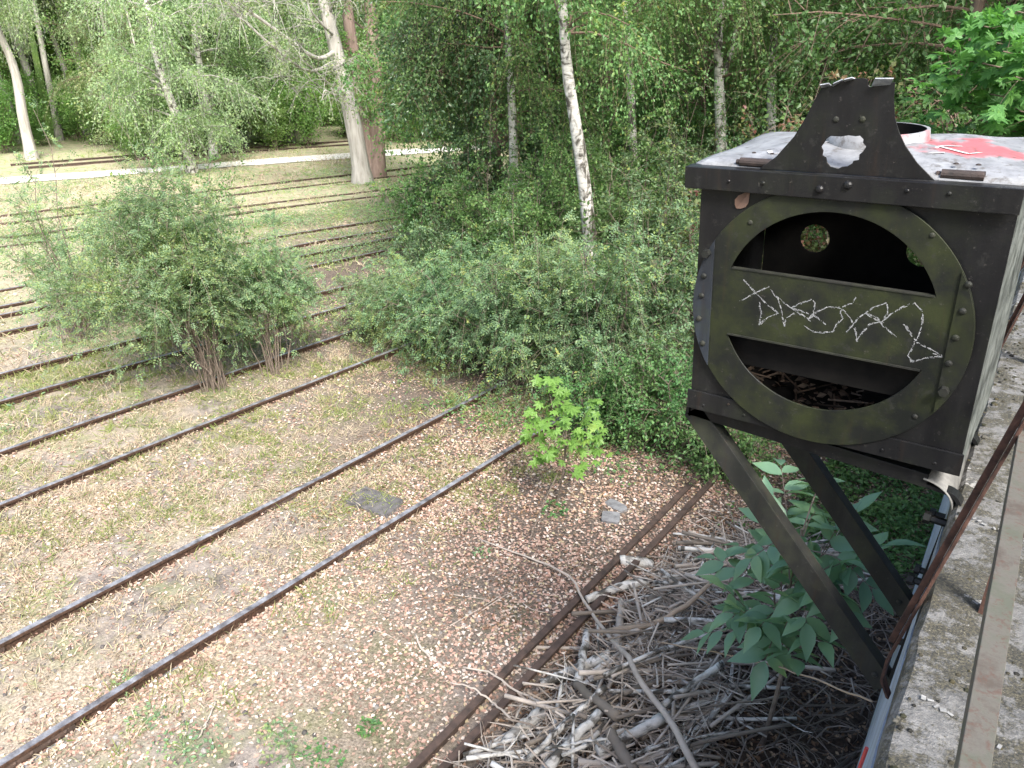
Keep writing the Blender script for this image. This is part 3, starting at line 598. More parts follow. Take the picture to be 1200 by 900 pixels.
# beam over the front, crest, lid
mb = MB(); mb.box((.543, -.038, 1.015), (1.126, .012, .082)); mb.box((.543, -.002, 1.052), (1.126, .060, .008))
for x, z, r in ((.16, 1.012, .007), (.292, 1.015, .008), (.496, 1.008, .016), (.589, 1.030, .016), (.778, 1.025, .008), (.903, 1.026, .008)): mb.dome((x, -.044, z), (0, -1, 0), r, .8, 9)
mb.build('top_beam', IRON, box, bevel=.0025)
def fz(x, y): return tuple(face(920+x/6.43, 80+y/6.43, -.012))
outer = [(.262, 1.058), (.32, 1.105), (.379, 1.18), (.415, 1.25), (.439, 1.309), (.455, 1.342), (.472, 1.345), (.485, 1.350), (.492, 1.347), (.507, 1.357), (.52, 1.366), (.532, 1.362), (.552, 1.370), (.585, 1.372), (.60, 1.368), (.604, 1.350), (.612, 1.344), (.63, 1.351), (.65, 1.353), (.672, 1.358), (.684, 1.360), (.688, 1.31), (.700, 1.25), (.720, 1.205), (.744, 1.165), (.79, 1.11), (.85, 1.058)]
hole = [fz(*p) for p in [(275, 590), (300, 555), (315, 530), (345, 510), (420, 514), (480, 505), (530, 512), (565, 508), (592, 535), (588, 560), (612, 590), (585, 630), (560, 650), (557, 690), (515, 697), (508, 715), (470, 738), (430, 742), (400, 757), (370, 748), (345, 740), (318, 705), (310, 670), (283, 655), (290, 620)]]
crest = plate('crest_plate', [outer, hole], -.014, -.009, IRON, box, .001)
for p in ([(.614, 1.346), (.672, 1.352), (.684, 1.372), (.628, 1.372)], [(.455, 1.340), (.486, 1.348), (.484, 1.357), (.456, 1.352)], [(.492, 1.345), (.522, 1.363), (.528, 1.370), (.498, 1.356)], [(.528, 1.361), (.560, 1.369), (.556, 1.375), (.532, 1.369)]):
    mb = MB(); V = [(p[0][0], -.0145, p[0][1]), (p[1][0], -.0145, p[1][1]), (p[2][0], -.040, p[2][1]), (p[3][0], -.040, p[3][1])]; V2 = [(a, b+.002, c+.003) for a, b, c in V]
    mb.add(V+V2, [[0, 1, 2, 3], [7, 6, 5, 4], [0, 4, 5, 1], [1, 5, 6, 2], [2, 6, 7, 3], [3, 7, 4, 0]]); mb.build('bent_flap', FLAP, crest)
for x, z in ((.515, 1.24), (.60, 1.243)): mb = MB(); mb.dome((x, -.014, z), (0, -1, 0), .011, .5); mb.build('rivet', IRON_STRUT, crest)
LCX, LCY, LR = .56, .40, .175
mb = MB(); na, ns = 120, 12; V = []
def lidz(x, y):
    u = np.maximum(np.abs(x-.56)/.57, np.abs(y-.41)/.40); return 1.055+.072*np.clip(1-u, 0, 1)**.75+.012*(x-.2)
for s_ in range(ns+3):
    for q in range(na):
        a = 2*PI*q/na; c, d = math.cos(a), math.sin(a); k = min(.565/max(abs(c), 1e-6), .385/max(abs(d), 1e-6))
        bx, by = .56+c*k, .40+d*k; f = min(s_/ns, 1.); x = (LCX+LR*c)*(1-f)+bx*f; y = (LCY+LR*d)*(1-f)+by*f
        z = float(lidz(x, y)); e = max(0, s_-ns)
        if e: x += c*.006*e; y += d*.006*e; z -= .012*e
        V.append((x, y, z+.004*math.sin(x*17+y*11)))
F = [[s_*na+q, s_*na+(q+1) % na, (s_+1)*na+(q+1) % na, (s_+1)*na+q] for s_ in range(ns+2) for q in range(na)]; mb.add(V, F)
lid = mb.build('lid', LID, box, True); m_ = lid.modifiers.new('thick', 'SOLIDIFY'); m_.thickness = .004
mb = MB(); zc = float(lidz(LCX+LR, LCY)); P1 = [[(LCX+(LR+d)*math.cos(2*PI*q/48), LCY+(LR+d)*math.sin(2*PI*q/48), z) for q in range(48)] for d, z in ((.012, zc-.02), (.004, zc+.038), (-.008, zc+.038))]
mb.add(np.array(P1).reshape(-1, 3), [[r*48+q, r*48+(q+1) % 48, (r+1)*48+(q+1) % 48, (r+1)*48+q] for r in range(2) for q in range(48)]); mb.build('collar', LID, lid, True)
mb = MB(); P1 = [[(LCX+(LR+d)*math.cos(2*PI*q/48), LCY+(LR+d)*math.sin(2*PI*q/48), z) for q in range(48)] for d, z in ((-.0082, zc+.036), (-.006, zc-.16))]; mb.add(np.array(P1).reshape(-1, 3), [[q, (q+1) % 48, 48+(q+1) % 48, 48+q] for q in range(48)]); mb.build('collar_shade_lining', IRON_IN, lid, True)  # near-black sheet, paints the shade inside the open collar
for xa, xb in ((.175, .305), (.86, .985)):
    mb = MB(); mb.cyl((xa, .022, 1.073), (xb, .022, 1.073), .017, 12); mb.cyl((xa-.015, .022, 1.073), (xa-.004, .022, 1.073), .010, 8); pass
    mb.dome((xa+.03, .075, 1.098), (0, 0, 1), .009); mb.dome((xb-.03, .075, 1.098), (0, 0, 1), .009); mb.build('hinge', HINGE, lid)
def lidstroke(pts, r):
    mb = MB()
    P = [(x, y, float(lidz(x, y))+.0045) for x, y in pts]; Q = interp_poly(P, 24)
    for k in range(23):
        a, b = Q[k], Q[k+1]; d = nrm(b-a); n_ = np.array([-d[1], d[0], 0])*r; mb.add([a-n_, b-n_, b+n_, a+n_], [[0, 1, 2, 3]])
    mb.build('spray_stroke', WPAINT, lid)
for p, r in (([(.235, .16), (.25, .13), (.30, .15), (.33, .20), (.32, .25), (.28, .27)], .010), ([(.76, .20), (.80, .32), (.86, .36)], .007), ([(.76, .20), (.83, .21)], .007), ([(.80, .30), (.90, .24), (.93, .30)], .007), ([(.98, .30), (1.05, .25), (1.09, .22)], .008), ([(.36, .24), (.43, .30)], .006)): lidstroke(p, r)
mb = MB()                                     # leaves and sticks lying in the housing
n = 300; B = np.stack([rng.uniform(.08, 1.05, n), rng.uniform(.03, .70, n), rng.uniform(.010, .05, n)], 1)
leaf_quads(mb, B, nrm(rng.normal(size=(n, 3))*np.array([1, 1, .25])), nrm(rng.normal(size=(n, 3))*.4+np.array([0, 0, 1])), rng.uniform(.03, .06, n), rng.uniform(.02, .04, n))
n = 46; c = np.stack([rng.uniform(.15, .9, n), rng.uniform(.05, .6, n), rng.uniform(.02, .07, n)], 1); d = nrm(rng.normal(size=(n, 3))*np.array([1, 1, .12]))*rng.uniform(.04, .14, (n, 1)); mb.tubes(np.stack([c-d, c, c+d], 1), np.full((n, 3), .005), 4, True)
LC = mb.build('leaf_debris', litter_mat('dark_debris_leaf', [(.05, .034, .025), (.08, .056, .040), (.03, .022, .016), (.13, .10, .075), (.04, .03, .022)]), None); LC.location = BO; LC.rotation_euler = box.rotation_euler; tag(LC, 'dry leaves and bits of stick lying inside the black signal housing', 'leaf litter', kind='stuff')  # darker palette than the other leaf litter
# a single tan leaf caught behind the plate
mb = MB(); leaf_fine(mb, np.array([[.185, -.012, .905]]), np.array([[.55, -.05, .8]]), np.array([[.3, -1, .1]]), .085, .05, .1); o = mb.build('dry_leaf', LITTER, None); o.location = BO; o.rotation_euler = box.rotation_euler; tag(o, 'single tan leaf caught between the beam and the round plate of the signal box', 'leaf')

# ------------------------------------------------------------------ hero trees
def px_trunk(base, pts):                      # trunk through sight lines at the ground distance of its foot
    p0 = at(*base, 0.); d = math.hypot(p0[0], p0[1]); return [np.array([p0[0], p0[1], gh(p0[0], p0[1])-.1])]+[at_d(u, v, d) for u, v in pts]
BCR = dict(limbs=32, twigs=26, per=36, size=.066, len=2.4, tl=1.05, weep=1.0, t0=.28, el=.55, bend=-.5, spread=.06, tr=.003)
for lab, base, pts, r0, r1, kw in (
    ('thick white birch with a rough leaning trunk rising out of the rose thicket', (700, 395), [(692, 310), (690, 250), (679, 170), (668, 110), (662, 60), (660, 10), (655, -80), (650, -330)], .155, .05, dict(t0=.66, limbs=20, tl=.8)),
    ('slim white birch half hidden behind hanging dark foliage', (604, 330), [(602, 170), (598, 90), (592, 0), (586, -300)], .12, .04, dict(t0=.42, limbs=22)),
    ('slender straight birch standing behind the thick leaning birch', (745, 330), [(742, 160), (738, 80), (732, 0), (726, -280)], .115, .04, dict(t0=.5, limbs=22)),
    ('mottled grey birch just beside the signal box, with a thin side stem', (848, 335), [(847, 200), (843, 110), (841, 40), (847, 0), (850, -280)], .15, .05, dict(t0=.45, limbs=22)),
    ('pale smooth birch trunk seen between the grey birch and the iron crest', (908, 330), [(903, 160), (905, 80), (909, 0), (912, -280)], .135, .05, dict(t0=.5, limbs=22))):
    tr = [(px_trunk(base, pts), r0, r1)]
    if 'side' in lab: p0 = tr[0][0]; tr.append(([p0[2]+np.array([0, 0, .2]), at_d(858, 60, math.hypot(p0[0][0], p0[0][1])), at_d(868, 0, math.hypot(p0[0][0], p0[0][1])), at_d(875, -120, math.hypot(p0[0][0], p0[0][1]))], .05, .02))
    make_tree('birch_tree', lab, 'birch tree', tr, {**BCR, **kw}, BIRCH, L_BIRCH, 'birches in the thicket')
# pale leaning tree and its red brown neighbour in the clearing
p = px_trunk((425, 214), [(419, 170), (406, 110), (394, 60), (379, 0), (367, -60), (345, -230)]); d = math.hypot(p[0][0], p[0][1])
limbs = [([p[3], at_d(372, 72, d-1), at_d(330, 40, d-2), at_d(285, 8, d-2.5), at_d(240, -30, d-3)], .09, .03), ([p[3]+np.array([0, 0, -.3]), at_d(362, 88, d-2), at_d(320, 55, d-3), at_d(280, 20, d-3.5), at_d(255, -10, d-4)], .055, .02),
         ([p[2], at_d(385, 98, d-1.5), at_d(372, 85, d-2), at_d(345, 62, d-3)], .045, .015), ([p[3]+np.array([0, 0, .5]), at_d(378, 30, d-1), at_d(362, 10, d-1.5), at_d(350, -30, d-2)], .05, .02), ([p[4], at_d(400, -10, d+.5), at_d(420, -60, d+1)], .08, .04), ([p[2], at_d(392, 112, d-2), at_d(380, 104, d-2.4), at_d(377, 118, d-2.6)], .035, .012)]
make_tree('leaning_tree', 'big pale barked tree leaning over the far tracks with bare arching limbs', 'tree', [(p, .36, .17)]+limbs, dict(limbs=70, twigs=9, per=9, size=.10, len=1.7, tl=.9, weep=.5, t0=.55, el=.4, bend=-.3, tr=.012), BARK_PALE, L_PALE, twigm=BARK_GREY)
p2 = px_trunk((441, 207), [(442, 165), (440, 100), (436, 40), (432, -30), (425, -200)]); d2 = math.hypot(p2[0][0], p2[0][1])
p3 = [p2[0]+np.array([-.25, -.1, 0]), at_d(430, 150, d2), at_d(419, 90, d2), at_d(407, 20, d2), at_d(400, -60, d2), at_d(395, -160, d2)]
make_tree('red_brown_tree', 'red brown tree with two stems and a torn bark stub behind the pale leaning trunk', 'tree', [(p2, .36, .18), (p3, .30, .15), ([p2[1]+np.array([.2, .1, .1]), at_d(455, 150, d2), at_d(458, 130, d2)], .12, .03)], dict(limbs=40, twigs=18, per=18, size=.11, len=2.2, tl=.9, weep=.5, t0=.45, el=.5, bend=-.5, tr=.01), BARK_RED, L_FOREST)
# trees along the pale path
PCR = dict(limbs=30, twigs=24, per=28, size=.125, len=2.3, tl=1.0, weep=.9, t0=.14, el=.4, bend=-.5, spread=.14, tr=.008, aspect=.5)
HI = dict(t0=.86, limbs=16)
for lab, base, pts, r0, r1, bm_, kw in (
    ('white birch with a long curved trunk at the outermost edge of the wood', (38, 187), [(26, 135), (21, 95), (12, 65), (-2, 38), (-30, -40)], .25, .12, BARK_PALE, HI),
    ('short pale trunk beside the curved white birch', (24, 168), [(13, 130), (2, 100), (-15, 60), (-35, 0)], .22, .1, BARK_PALE, HI),
    ('tall grey trunk rising diagonally behind the curved white birch', (53, 160), [(42, 115), (28, 70), (8, 18), (-8, -40)], .26, .12, BARK_GREY, HI),
    ('stout pale trunk in the wood, the thickest along the far path', (112, 158), [(101, 100), (88, 50), (76, 10), (66, -50)], .36, .2, BARK_GREY, HI),
    ('slim grey trunk leaning parallel to the stout pale trunk', (98, 158), [(85, 110), (70, 65), (46, 0), (30, -50)], .2, .1, BARK_GREY, HI),
    ('weeping birch with a leaning white trunk at the near edge of the pale path', (226, 202), [(213, 150), (196, 108), (180, 55), (172, 0), (165, -80)], .22, .08, BIRCH, {}),
    ('weeping birch with a nearly upright white trunk just beyond the pale path', (251, 186), [(245, 130), (233, 75), (224, 0), (218, -80)], .2, .08, BIRCH, {}),
    ('small birch between the stout pale trunk and the weeping birches', (150, 160), [(148, 60), (142, 20), (136, -60)], .2, .08, BIRCH, {}),
    ('grey twin stemmed tree standing at the end of the far rail', (322, 167), [(318, 100), (315, 40), (312, -60)], .24, .12, BARK_GREY, dict(t0=.5)),
    ('thin leaning grey pole tree next to the twin stemmed grey tree', (343, 167), [(350, 125), (358, 80), (366, 30)], .1, .05, BARK_GREY, dict(t0=.6, limbs=10))):
    tr = [(px_trunk(base, pts), r0, r1)]
    if 'twin stemmed tree' in lab: tr.append(([q+np.array([.4, .5, 0]) for q in tr[0][0]], .18, .1))
    make_tree('path_tree', lab, 'tree', tr, {**PCR, **kw}, bm_, L_PALE, 'trees along the pale path', BARK_GREY)

# ------------------------------------------------------------------ forest: prototypes and copies
def proto(name, label, cat, group, h, r0, crown, barkm, leafm, lean=.3):
    t = [(np.array([[0, 0, -.1], [lean*.2, .05, h*.3], [lean*.5, -.1, h*.6], [lean, .1, h]]), r0, r0*.3)]
    return make_tree(name, label, cat, t, crown, barkm, leafm, group, loc=(0, 0, 0))
FCR = dict(limbs=34, twigs=20, per=18, size=.13, len=2.6, tl=1.0, weep=.35, t0=.10, el=.35, bend=-.2, spread=.16, tr=.008)
P1 = proto('forest_tree', 'bright green leafy tree in the wood beyond the pale path', 'tree', 'bright trees beyond the path', 12, .16, FCR, BARK_GREY, L_FOREST)
P2 = proto('forest_tree', 'pale weeping tree in the wood beyond the pale path', 'tree', 'pale weeping trees beyond the path', 13, .18, {**PCR, 'limbs': 34}, BARK_PALE, L_PALE)
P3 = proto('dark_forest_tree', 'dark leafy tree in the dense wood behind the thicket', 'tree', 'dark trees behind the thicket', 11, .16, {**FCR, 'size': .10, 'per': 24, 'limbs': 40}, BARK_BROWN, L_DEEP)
P4 = proto('bare_trunk_tree', 'slim tree with a tall bare grey trunk in the wood beyond the pale path', 'tree', 'bare trunks beyond the path', 14, .17, {**PCR, 't0': .6, 'limbs': 22}, BARK_GREY, L_PALE, .8)
P5 = proto('forest_tree', 'fresh green drooping tree in the wood behind the thicket', 'tree', 'green trees behind the thicket', 11, .13, {**BCR, 'size': .075, 't0': .12, 'limbs': 40, 'len': 2.4}, BARK_BROWN, L_BIRCH)
def bush(name, label, group, h, rad, leafm, size, n=12, **k):
    o = make_shrub(name, label, (0, 0), n, h, rad, leafm, per=22, twigs=18, tl=.8, size=size, mode='quad', weep=.3, group=group, spread=.12, cat='bush', t0=.12, **k); o.location = (0, 0, 0); return o
B1 = bush('forest_bush', 'green bush at the foot of the wood beyond the pale path', 'bushes beyond the path', 3.2, 1.8, L_FOREST, .12)
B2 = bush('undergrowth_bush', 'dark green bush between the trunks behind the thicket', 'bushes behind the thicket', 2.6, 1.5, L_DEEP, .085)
used = set(); spots = []
def put(pr, x, y, sc=1.):
    z = gh(x, y)
    if pr.name not in used: used.add(pr.name); list(pr.children); KIDS.setdefault(pr.name, list(pr.children)); pr.location = (x, y, z); pr.rotation_euler = (0, 0, rng.uniform(0, 6.28)); pr.scale = (sc, sc, sc)
    else: dup(pr, (x, y, z), rng.uniform(0, 6.28), sc)
    spots.append((x, y))
pyx = lambda y: float(np.interp(y, [q[1] for q in PATH], [q[0] for q in PATH]))
def far_enough(x, y, dmin): return all((x-a)**2+(y-b)**2 > dmin*dmin for a, b in spots)
k = 0
while k < 84:                                 # wood beyond the path
    y = rng.uniform(4, 50); x = pyx(min(y, 40))-4.5-abs(rng.normal())*9-rng.uniform(0, 4)
    if y > 27: x = rng.uniform(-48, -15); y = rng.uniform(31+max(0, (x+32))*.15, 52)
    if math.atan2(-x, y) > 1.36 or not far_enough(x, y, 2.0) or math.atan2(-x, y) > 1.12 and math.hypot(x, y) < 51: continue
    put([P1, P2, P4, P2, P4, P1][k % 6], x, y, rng.uniform(.85, 1.2)); k += 1
spots.clear(); k = 0
while k < 22:                                 # front row along the path
    y = rng.uniform(5, 40); x = pyx(y)-rng.uniform(5, 9)
    if y > 26: x = rng.uniform(-36, -17); y = rng.uniform(32, 38)
    if math.atan2(-x, y) > 1.12 or not far_enough(x, y, 1.8): continue
    put([P2, P1][k % 2], x, y, rng.uniform(.55, .95)); k += 1
spots.clear(); k = 0
while k < 46:                                 # bushes at its foot
    y = rng.uniform(4, 44); x = pyx(min(y, 40))-3.2-abs(rng.normal())*5
    if y > 27: x = rng.uniform(-42, -15); y = rng.uniform(30+max(0, (x+32))*.1, 42)
    if math.atan2(-x, y) > 1.36 or not far_enough(x, y, 1.6): continue
    if math.atan2(-x, y) > 1.12 and math.hypot(x, y) < 47: continue
    put(B1, x, y, rng.uniform(.6, 1.15)); k += 1
for x, y in ((-26.5, 34.5), (-29, 33.2), (-31.5, 33.5), (-24, 35), (-28, 37), (-33, 31.5), (-22, 33), (-36.2, 30.5)): put(B1, x, y, rng.uniform(.8, 1.1))
for q in range(12): a_ = 1.12+.022*q; r_ = rng.uniform(47.5, 55); put(B1, -r_*math.sin(a_), r_*math.cos(a_), rng.uniform(.9, 1.3))
spots.clear(); k = 0
while k < 54:                                 # dense wood behind the thicket and the box
    x = rng.uniform(-15, 9); y = rng.uniform(13, 38)
    if x < -11 and y < 17+(-11-x)*1.6: continue
    if x > -2.5 and y < 14.5 or -12.5 < x <= -2.5 and y < 19: continue
    if not far_enough(x, y, 2.1): continue
    put([P3, P5, P5, P3, P5][k % 5] if x < -3 else [P3, P3, P3, P5][k % 4], x, y, rng.uniform(.8, 1.15)); k += 1
B3 = bush('leafy_bush', 'fresh green leafy bush filling the gaps between the birches', 'leafy bushes among the birches', 3.8, 1.9, L_BIRCH, .085, 14)
spots.clear(); k = 0
while k < 26:
    x = rng.uniform(-13.5, .5); y = rng.uniform(14.5, 22) if x < -8 else rng.uniform(15.5, 22)
    if x < -10.5 and y < 17+(-11-x)*1.6 or not far_enough(x, y, 1.3): continue
    if min(abs(math.atan2(-x, y)-math.atan2(8.6-.2, 15.6)), abs(math.atan2(-x, y)-math.atan2(7., 16.9)), abs(math.atan2(-x, y)-math.atan2(6.06, 17.65)), abs(math.atan2(-x, y)-math.atan2(10.9, 13.8))) < .03 and y < 18: continue
    put(B3, x, y, rng.uniform(.7, 1.2)); k += 1
spots.clear(); k = 0
while k < 48:
    x = rng.uniform(-14, 8); y = rng.uniform(11.5, 30)
    if x < -10.5 and y < 17+(-11-x)*1.6: continue
    if not far_enough(x, y, 1.5): continue
    put(B2, x, y, rng.uniform(.6, 1.25)); k += 1
for x, y, sc in ((8.5, -10, 1.0), (10, -5, 1.1), (7.2, -1.5, 1.0), (9.5, 2.5, 1.1), (6.6, 6, 1.05), (9.5, 8.5, 1.2), (3, -13, 1.15), (11, -12, 1.1), (6.5, -8, .9)):
    dup(P3, (x, y, 0), x*3, sc, 'unseen dark leafy tree added behind the ramp for shade', 'added shade trees behind the ramp')   # out-of-view trees, added to shade the ramp and the box
mb = MB(); n = 60000                          # the wood closing off every view
a = rng.uniform(-1.75, .9, n); R = rng.uniform(54, 72, n)*np.where(a > -.55, .72, 1.); z = np.where(a < -.55, 16*rng.random(n)**1.9, rng.uniform(0, 17, n)*np.where(rng.random(n) < .5, 1, .75))
B = np.stack([R*np.sin(a), R*np.cos(a), z], 1)+rnd_unit(n)*.8
leaf_quads(mb, B, rnd_unit(n), nrm(rnd_unit(n)+np.array([0, 0, .6])), rng.uniform(.4, .9, n), rng.uniform(.35, .7, n))
n = 260; a = rng.uniform(-1.75, .9, n); R = rng.uniform(52, 66, n)*np.where(a > -.55, .72, 1.); b = np.stack([R*np.sin(a), R*np.cos(a), 0*a], 1); mb.tubes(np.stack([b, b+np.array([0, 0, 7.])+rng.normal(size=(n, 3))*.3, b+np.array([0, 0, 15.])+rng.normal(size=(n, 3))*.6], 1), np.tile([[.2, .15, .06]], (n, 1)), 6)
tag(mb.build('far_wood', L_FOREST), 'distant wood closing the view behind the trees', 'wood', kind='stuff')

# ------------------------------------------------------------------ shrubs
b = at(252, 458, 0)
make_shrub('big_shrub', 'big airy rose shrub with a bundle of bare brown stems standing on the straight track', b, 42, 3.3, 1.5, L_ROSE, per=12, twigs=20, tl=.75, size=.046, lean=(-.5, -.38), weep=.65, stemr=.012, group=None, t0=.46)
b = at(322, 440, 0)
make_shrub('side_shrub', 'smaller shrub with thin brown stems growing against the big airy shrub', b, 18, 2.4, 1.1, L_ROSE, per=11, twigs=22, tl=.45, size=.042, lean=(-.2, .2), weep=.7, stemr=.013, t0=.45)
b = at(96, 398, 0)
make_shrub('thin_shrub', 'thin see-through shrub with tall wispy shoots behind the big shrub', b, 20, 2.8, 1.7, L_ROSE, per=6, twigs=18, tl=.55, size=.05, lean=(-.3, .2), weep=.3, stemr=.016, t0=.25, arch=.5)
b = at(250, 400, 0)
make_shrub('tall_shoot_shrub', 'shrub with yellow green upright shoots rising behind the big shrub', b, 22, 3.3, 1.3, L_BIRCH, per=16, twigs=20, tl=.45, size=.06, mode='quad', weep=.2, stemr=.014, t0=.35, arch=.4)
THICKET = [((470, 392), 1.0, 1.1, 0, 'low rose shrub at the tip of the thicket where the tracks vanish'), ((505, 352), 1.3, 1.3, 1, 'yellow green shrub over the tracks at the edge of the thicket'), ((540, 425), 1.6, 1.5, 0, 'blue green rose shrub covering the end of the straight track'),
      ((600, 452), 1.9, 1.5, 0, 'blue green rose shrub spilling over the end of the nearest track'), ((655, 455), 2.0, 1.5, 0, 'grey green rose shrub just before the leaning birch'), ((712, 480), 2.2, 1.5, 0, 'tall grey green rose shrub between the leaning birch and the signal box'),
      ((775, 470), 2.3, 1.4, 2, 'mixed green shrub with some reddish leaves beside the signal box'), ((800, 535), 1.5, .8, 3, 'fresh green shrub reaching up to the lower corner of the signal box'), ((700, 520), 1.2, .8, 3, 'dark green bushy shrub behind the maple sapling'),
      ((745, 525), 1.5, .8, 3, 'glossy green shrub above the slate slab'), ((620, 380), 2.4, 1.6, 1, 'leafy shrub standing around the foot of the slim half hidden birch'), ((570, 350), 2.2, 1.6, 1, 'dense green shrub under the hanging dark foliage'), ((760, 400), 2.6, 1.6, 2, 'shrub with red tinged leaves behind the grey green rose shrubs'),
      ((560, 322), 2.9, 1.7, 2, 'tall shrub below the drooping dark tree, its top in the hanging leaves'), ((650, 345), 3.0, 1.7, 1, 'tall leafy shrub between the half hidden birch and the leaning birch'), ((742, 352), 3.0, 1.6, 1, 'tall leafy shrub hiding the foot of the slender straight birch'),
      ((795, 360), 3.2, 1.6, 2, 'tall grey green shrub between the slender birch and the mottled birch'), ((500, 318), 2.0, 1.5, 1, 'green shrub spreading over the far rails under the drooping tree'), ((870, 370), 3.2, 1.5, 2, 'tall shrub hiding the foot of the pale smooth birch'),
      ((700, 360), 2.7, 1.7, 1, 'tall green shrub just behind the leaning birch'), ((830, 420), 2.6, 1.5, 2, 'reddish green shrub right behind the signal box corner'), ((840, 560), 1.0, .7, 3, 'low green plant under the signal box corner')]
for (uv, h, rad, ty, lab) in THICKET:
    b = at(*uv, 0)
    if ty == 0: make_shrub('rose_shrub', lab, b, 24, h*1.2, rad, L_ROSE if 'just before' in lab or 'tip' in lab else L_THICKET, per=13, twigs=16, tl=.8, size=.047, weep=.8, group='shrubs of the thicket', t0=.3)
    elif ty == 1: make_shrub('leafy_shrub', lab, b, 20, h*1.25, rad, L_THICKET if 'yellow' in lab else L_BIRCH, per=26, twigs=20, tl=.6, size=.068, mode='quad', weep=.4, group='shrubs of the thicket', t0=.1)
    elif ty == 2: make_shrub('leafy_shrub', lab, b, 20, h*1.25, rad, L_THICKET, per=24, twigs=20, tl=.55, size=.062, mode='quad', weep=.5, group='shrubs of the thicket', t0=.12)
    else: make_shrub('green_shrub', lab, b, 16, h, rad, L_IVY, per=20, twigs=16, tl=.4, size=.055, mode='quad', weep=.5, group='shrubs of the thicket', t0=.08)
for uv, d, h, lab in (((945, 110), 11.2, 4.3, 'tall shrub with dull red and green leaves behind the iron crest'), ((880, 140), 12.2, 3.9, 'red leaved shrub beside the pale smooth birch'), ((1045, 90), 12.0, 4.6, 'shrub with round green and rusty leaves behind the crest top')):
    b = at_d(*uv, d); make_shrub('red_leaved_shrub', lab, b, 16, h, 1.1, L_RED, per=18, twigs=16, tl=.5, size=.075, mode='quad', weep=.4, t0=.35, arch=.3, aspect=.8)
# dark drooping tree over the end of the thicket
dt = px_trunk((585, 308), [(584, 220), (580, 140), (576, 60), (572, -20), (566, -160)])
make_tree('drooping_tree', 'dark glossy leaved tree drooping to the ground where the far tracks vanish', 'tree', [(dt, .14, .05)], dict(limbs=58, twigs=30, per=28, size=.10, len=2.1, tl=.8, weep=.9, t0=.12, el=.45, bend=-.9, spread=.07, tr=.005), BARK_BROWN, L_DARK)
ft = px_trunk((552, 255), [(548, 180), (542, 90), (538, 20), (530, -100)])
make_tree('light_green_tree', 'fresh green tree filling the gap between the drooping dark tree and the red brown tree', 'tree', [(ft, .16, .06)], dict(limbs=58, twigs=28, per=24, size=.12, len=2.5, tl=.9, weep=.5, t0=.30, el=.45, bend=-.5, spread=.09, tr=.006), BARK_BROWN, L_BIRCH)
# maple at the end of the ramp
mt = np.array([.9, 12.2, 0]); root = thing('maple_tree', 'maple with large bright lobed leaves reaching in beyond the far end of the ramp', 'maple tree', mt); tb, lb = MB(), MB()
tp = np.array([mt, mt+[-.05, 0, 2.5], mt+[.1, -.1, 5], mt+[0, .1, 8.5]]); tb.tubes(interp_poly(tp, 10)[None], np.linspace(.14, .05, 10)[None], 9)
st, dr, ln = [], [], []
for u, v, d in ((1130, 70, 9.6), (1175, 60, 9.2), (1105, 115, 10), (1160, 110, 9.4), (1190, 90, 9), (1120, 40, 10.4), (1195, 130, 9.4), (1090, 150, 10.6), (1110, 80, 10), (1145, 140, 9.6), (1200, 50, 9.4), (1150, 30, 10), (1170, 150, 10), (1230, 80, 9.2), (1250, 30, 10), (1180, 10, 10.5)):
    e = at_d(u, v, d); s0 = curve_pts(tp, np.array([min(.85, max(.2, (e[2]-.6)/8.5))]))[0]; m = (s0+e)/2+np.array([0, 0, .25]); L = interp_poly([s0, m, e], 8); tb.tubes(L[None], np.linspace(.035, .006, 8)[None], 5)
    t = rng.uniform(.45, 1, 12); st.append(curve_pts(L, t)); dr.append(nrm(rnd_unit(12)+nrm(e-s0)*.6)); ln.append(rng.uniform(.25, .5, 12))
twigs_leaves(tb, lb, np.concatenate(st), np.concatenate(dr), np.concatenate(ln), 9, .22, .3, .06, 1, .004, 'maple', .6, 1.3)
tb.build('trunk', BARK_BROWN, root, True, mt); lb.build('crown', L_MAPLE_TREE, root, False, mt)
# maple sapling between the tracks
sp = at(652, 592, 0); ds = math.hypot(sp[0], sp[1]); root = thing('maple_sapling', 'small maple sapling with bright lobed leaves at the end of the nearest track', 'sapling', sp); tb, lb = MB(), MB(); B = []
ctr = at_d(664, 492, ds); stm = interp_poly([sp, sp*.5+ctr*.5+np.array([.04, .02, 0]), ctr], 10); tb.tubes(stm[None], np.linspace(.013, .006, 10)[None], 6)
for u, v, dd in ((642, 452, 0), (660, 470, -.1), (628, 480, .1), (690, 478, 0), (700, 500, .1), (640, 500, -.2), (668, 500, -.25), (655, 525, -.3), (690, 530, -.1), (638, 540, -.15), (672, 545, -.3), (622, 500, .1), (650, 482, .1), (682, 510, -.2)):
    e = at_d(u, v, ds+dd); s0 = curve_pts(stm, np.array([rng.uniform(.45, .98)]))[0]; L = interp_poly([s0, (s0+e)/2+np.array([0, 0, .03]), e], 6); tb.tubes(L[None], np.linspace(.005, .002, 6)[None], 4); B.append(np.repeat(e[None], 8, 0)+rng.normal(size=(8, 3))*np.array([.10, .10, .07]))
B = np.concatenate(B); n = len(B); maple_leaves(lb, B, nrm(rng.normal(size=(n, 3))*np.array([1, 1, .3])+np.array([.2, -.4, -.25])), nrm(rng.normal(size=(n, 3))*.35+np.array([.15, -.45, 1])), rng.uniform(.13, .22, n))
e1 = at(618, 640, .02); tb.tube(interp_poly([sp+np.array([0, 0, .45]), (sp+e1)/2+np.array([0, 0, .3]), e1], 8), np.linspace(.009, .006, 8), 5)
tb.build('stem', BARK_STEM, root, False, sp); lb.build('leaves', L_MAPLE, root, False, sp)
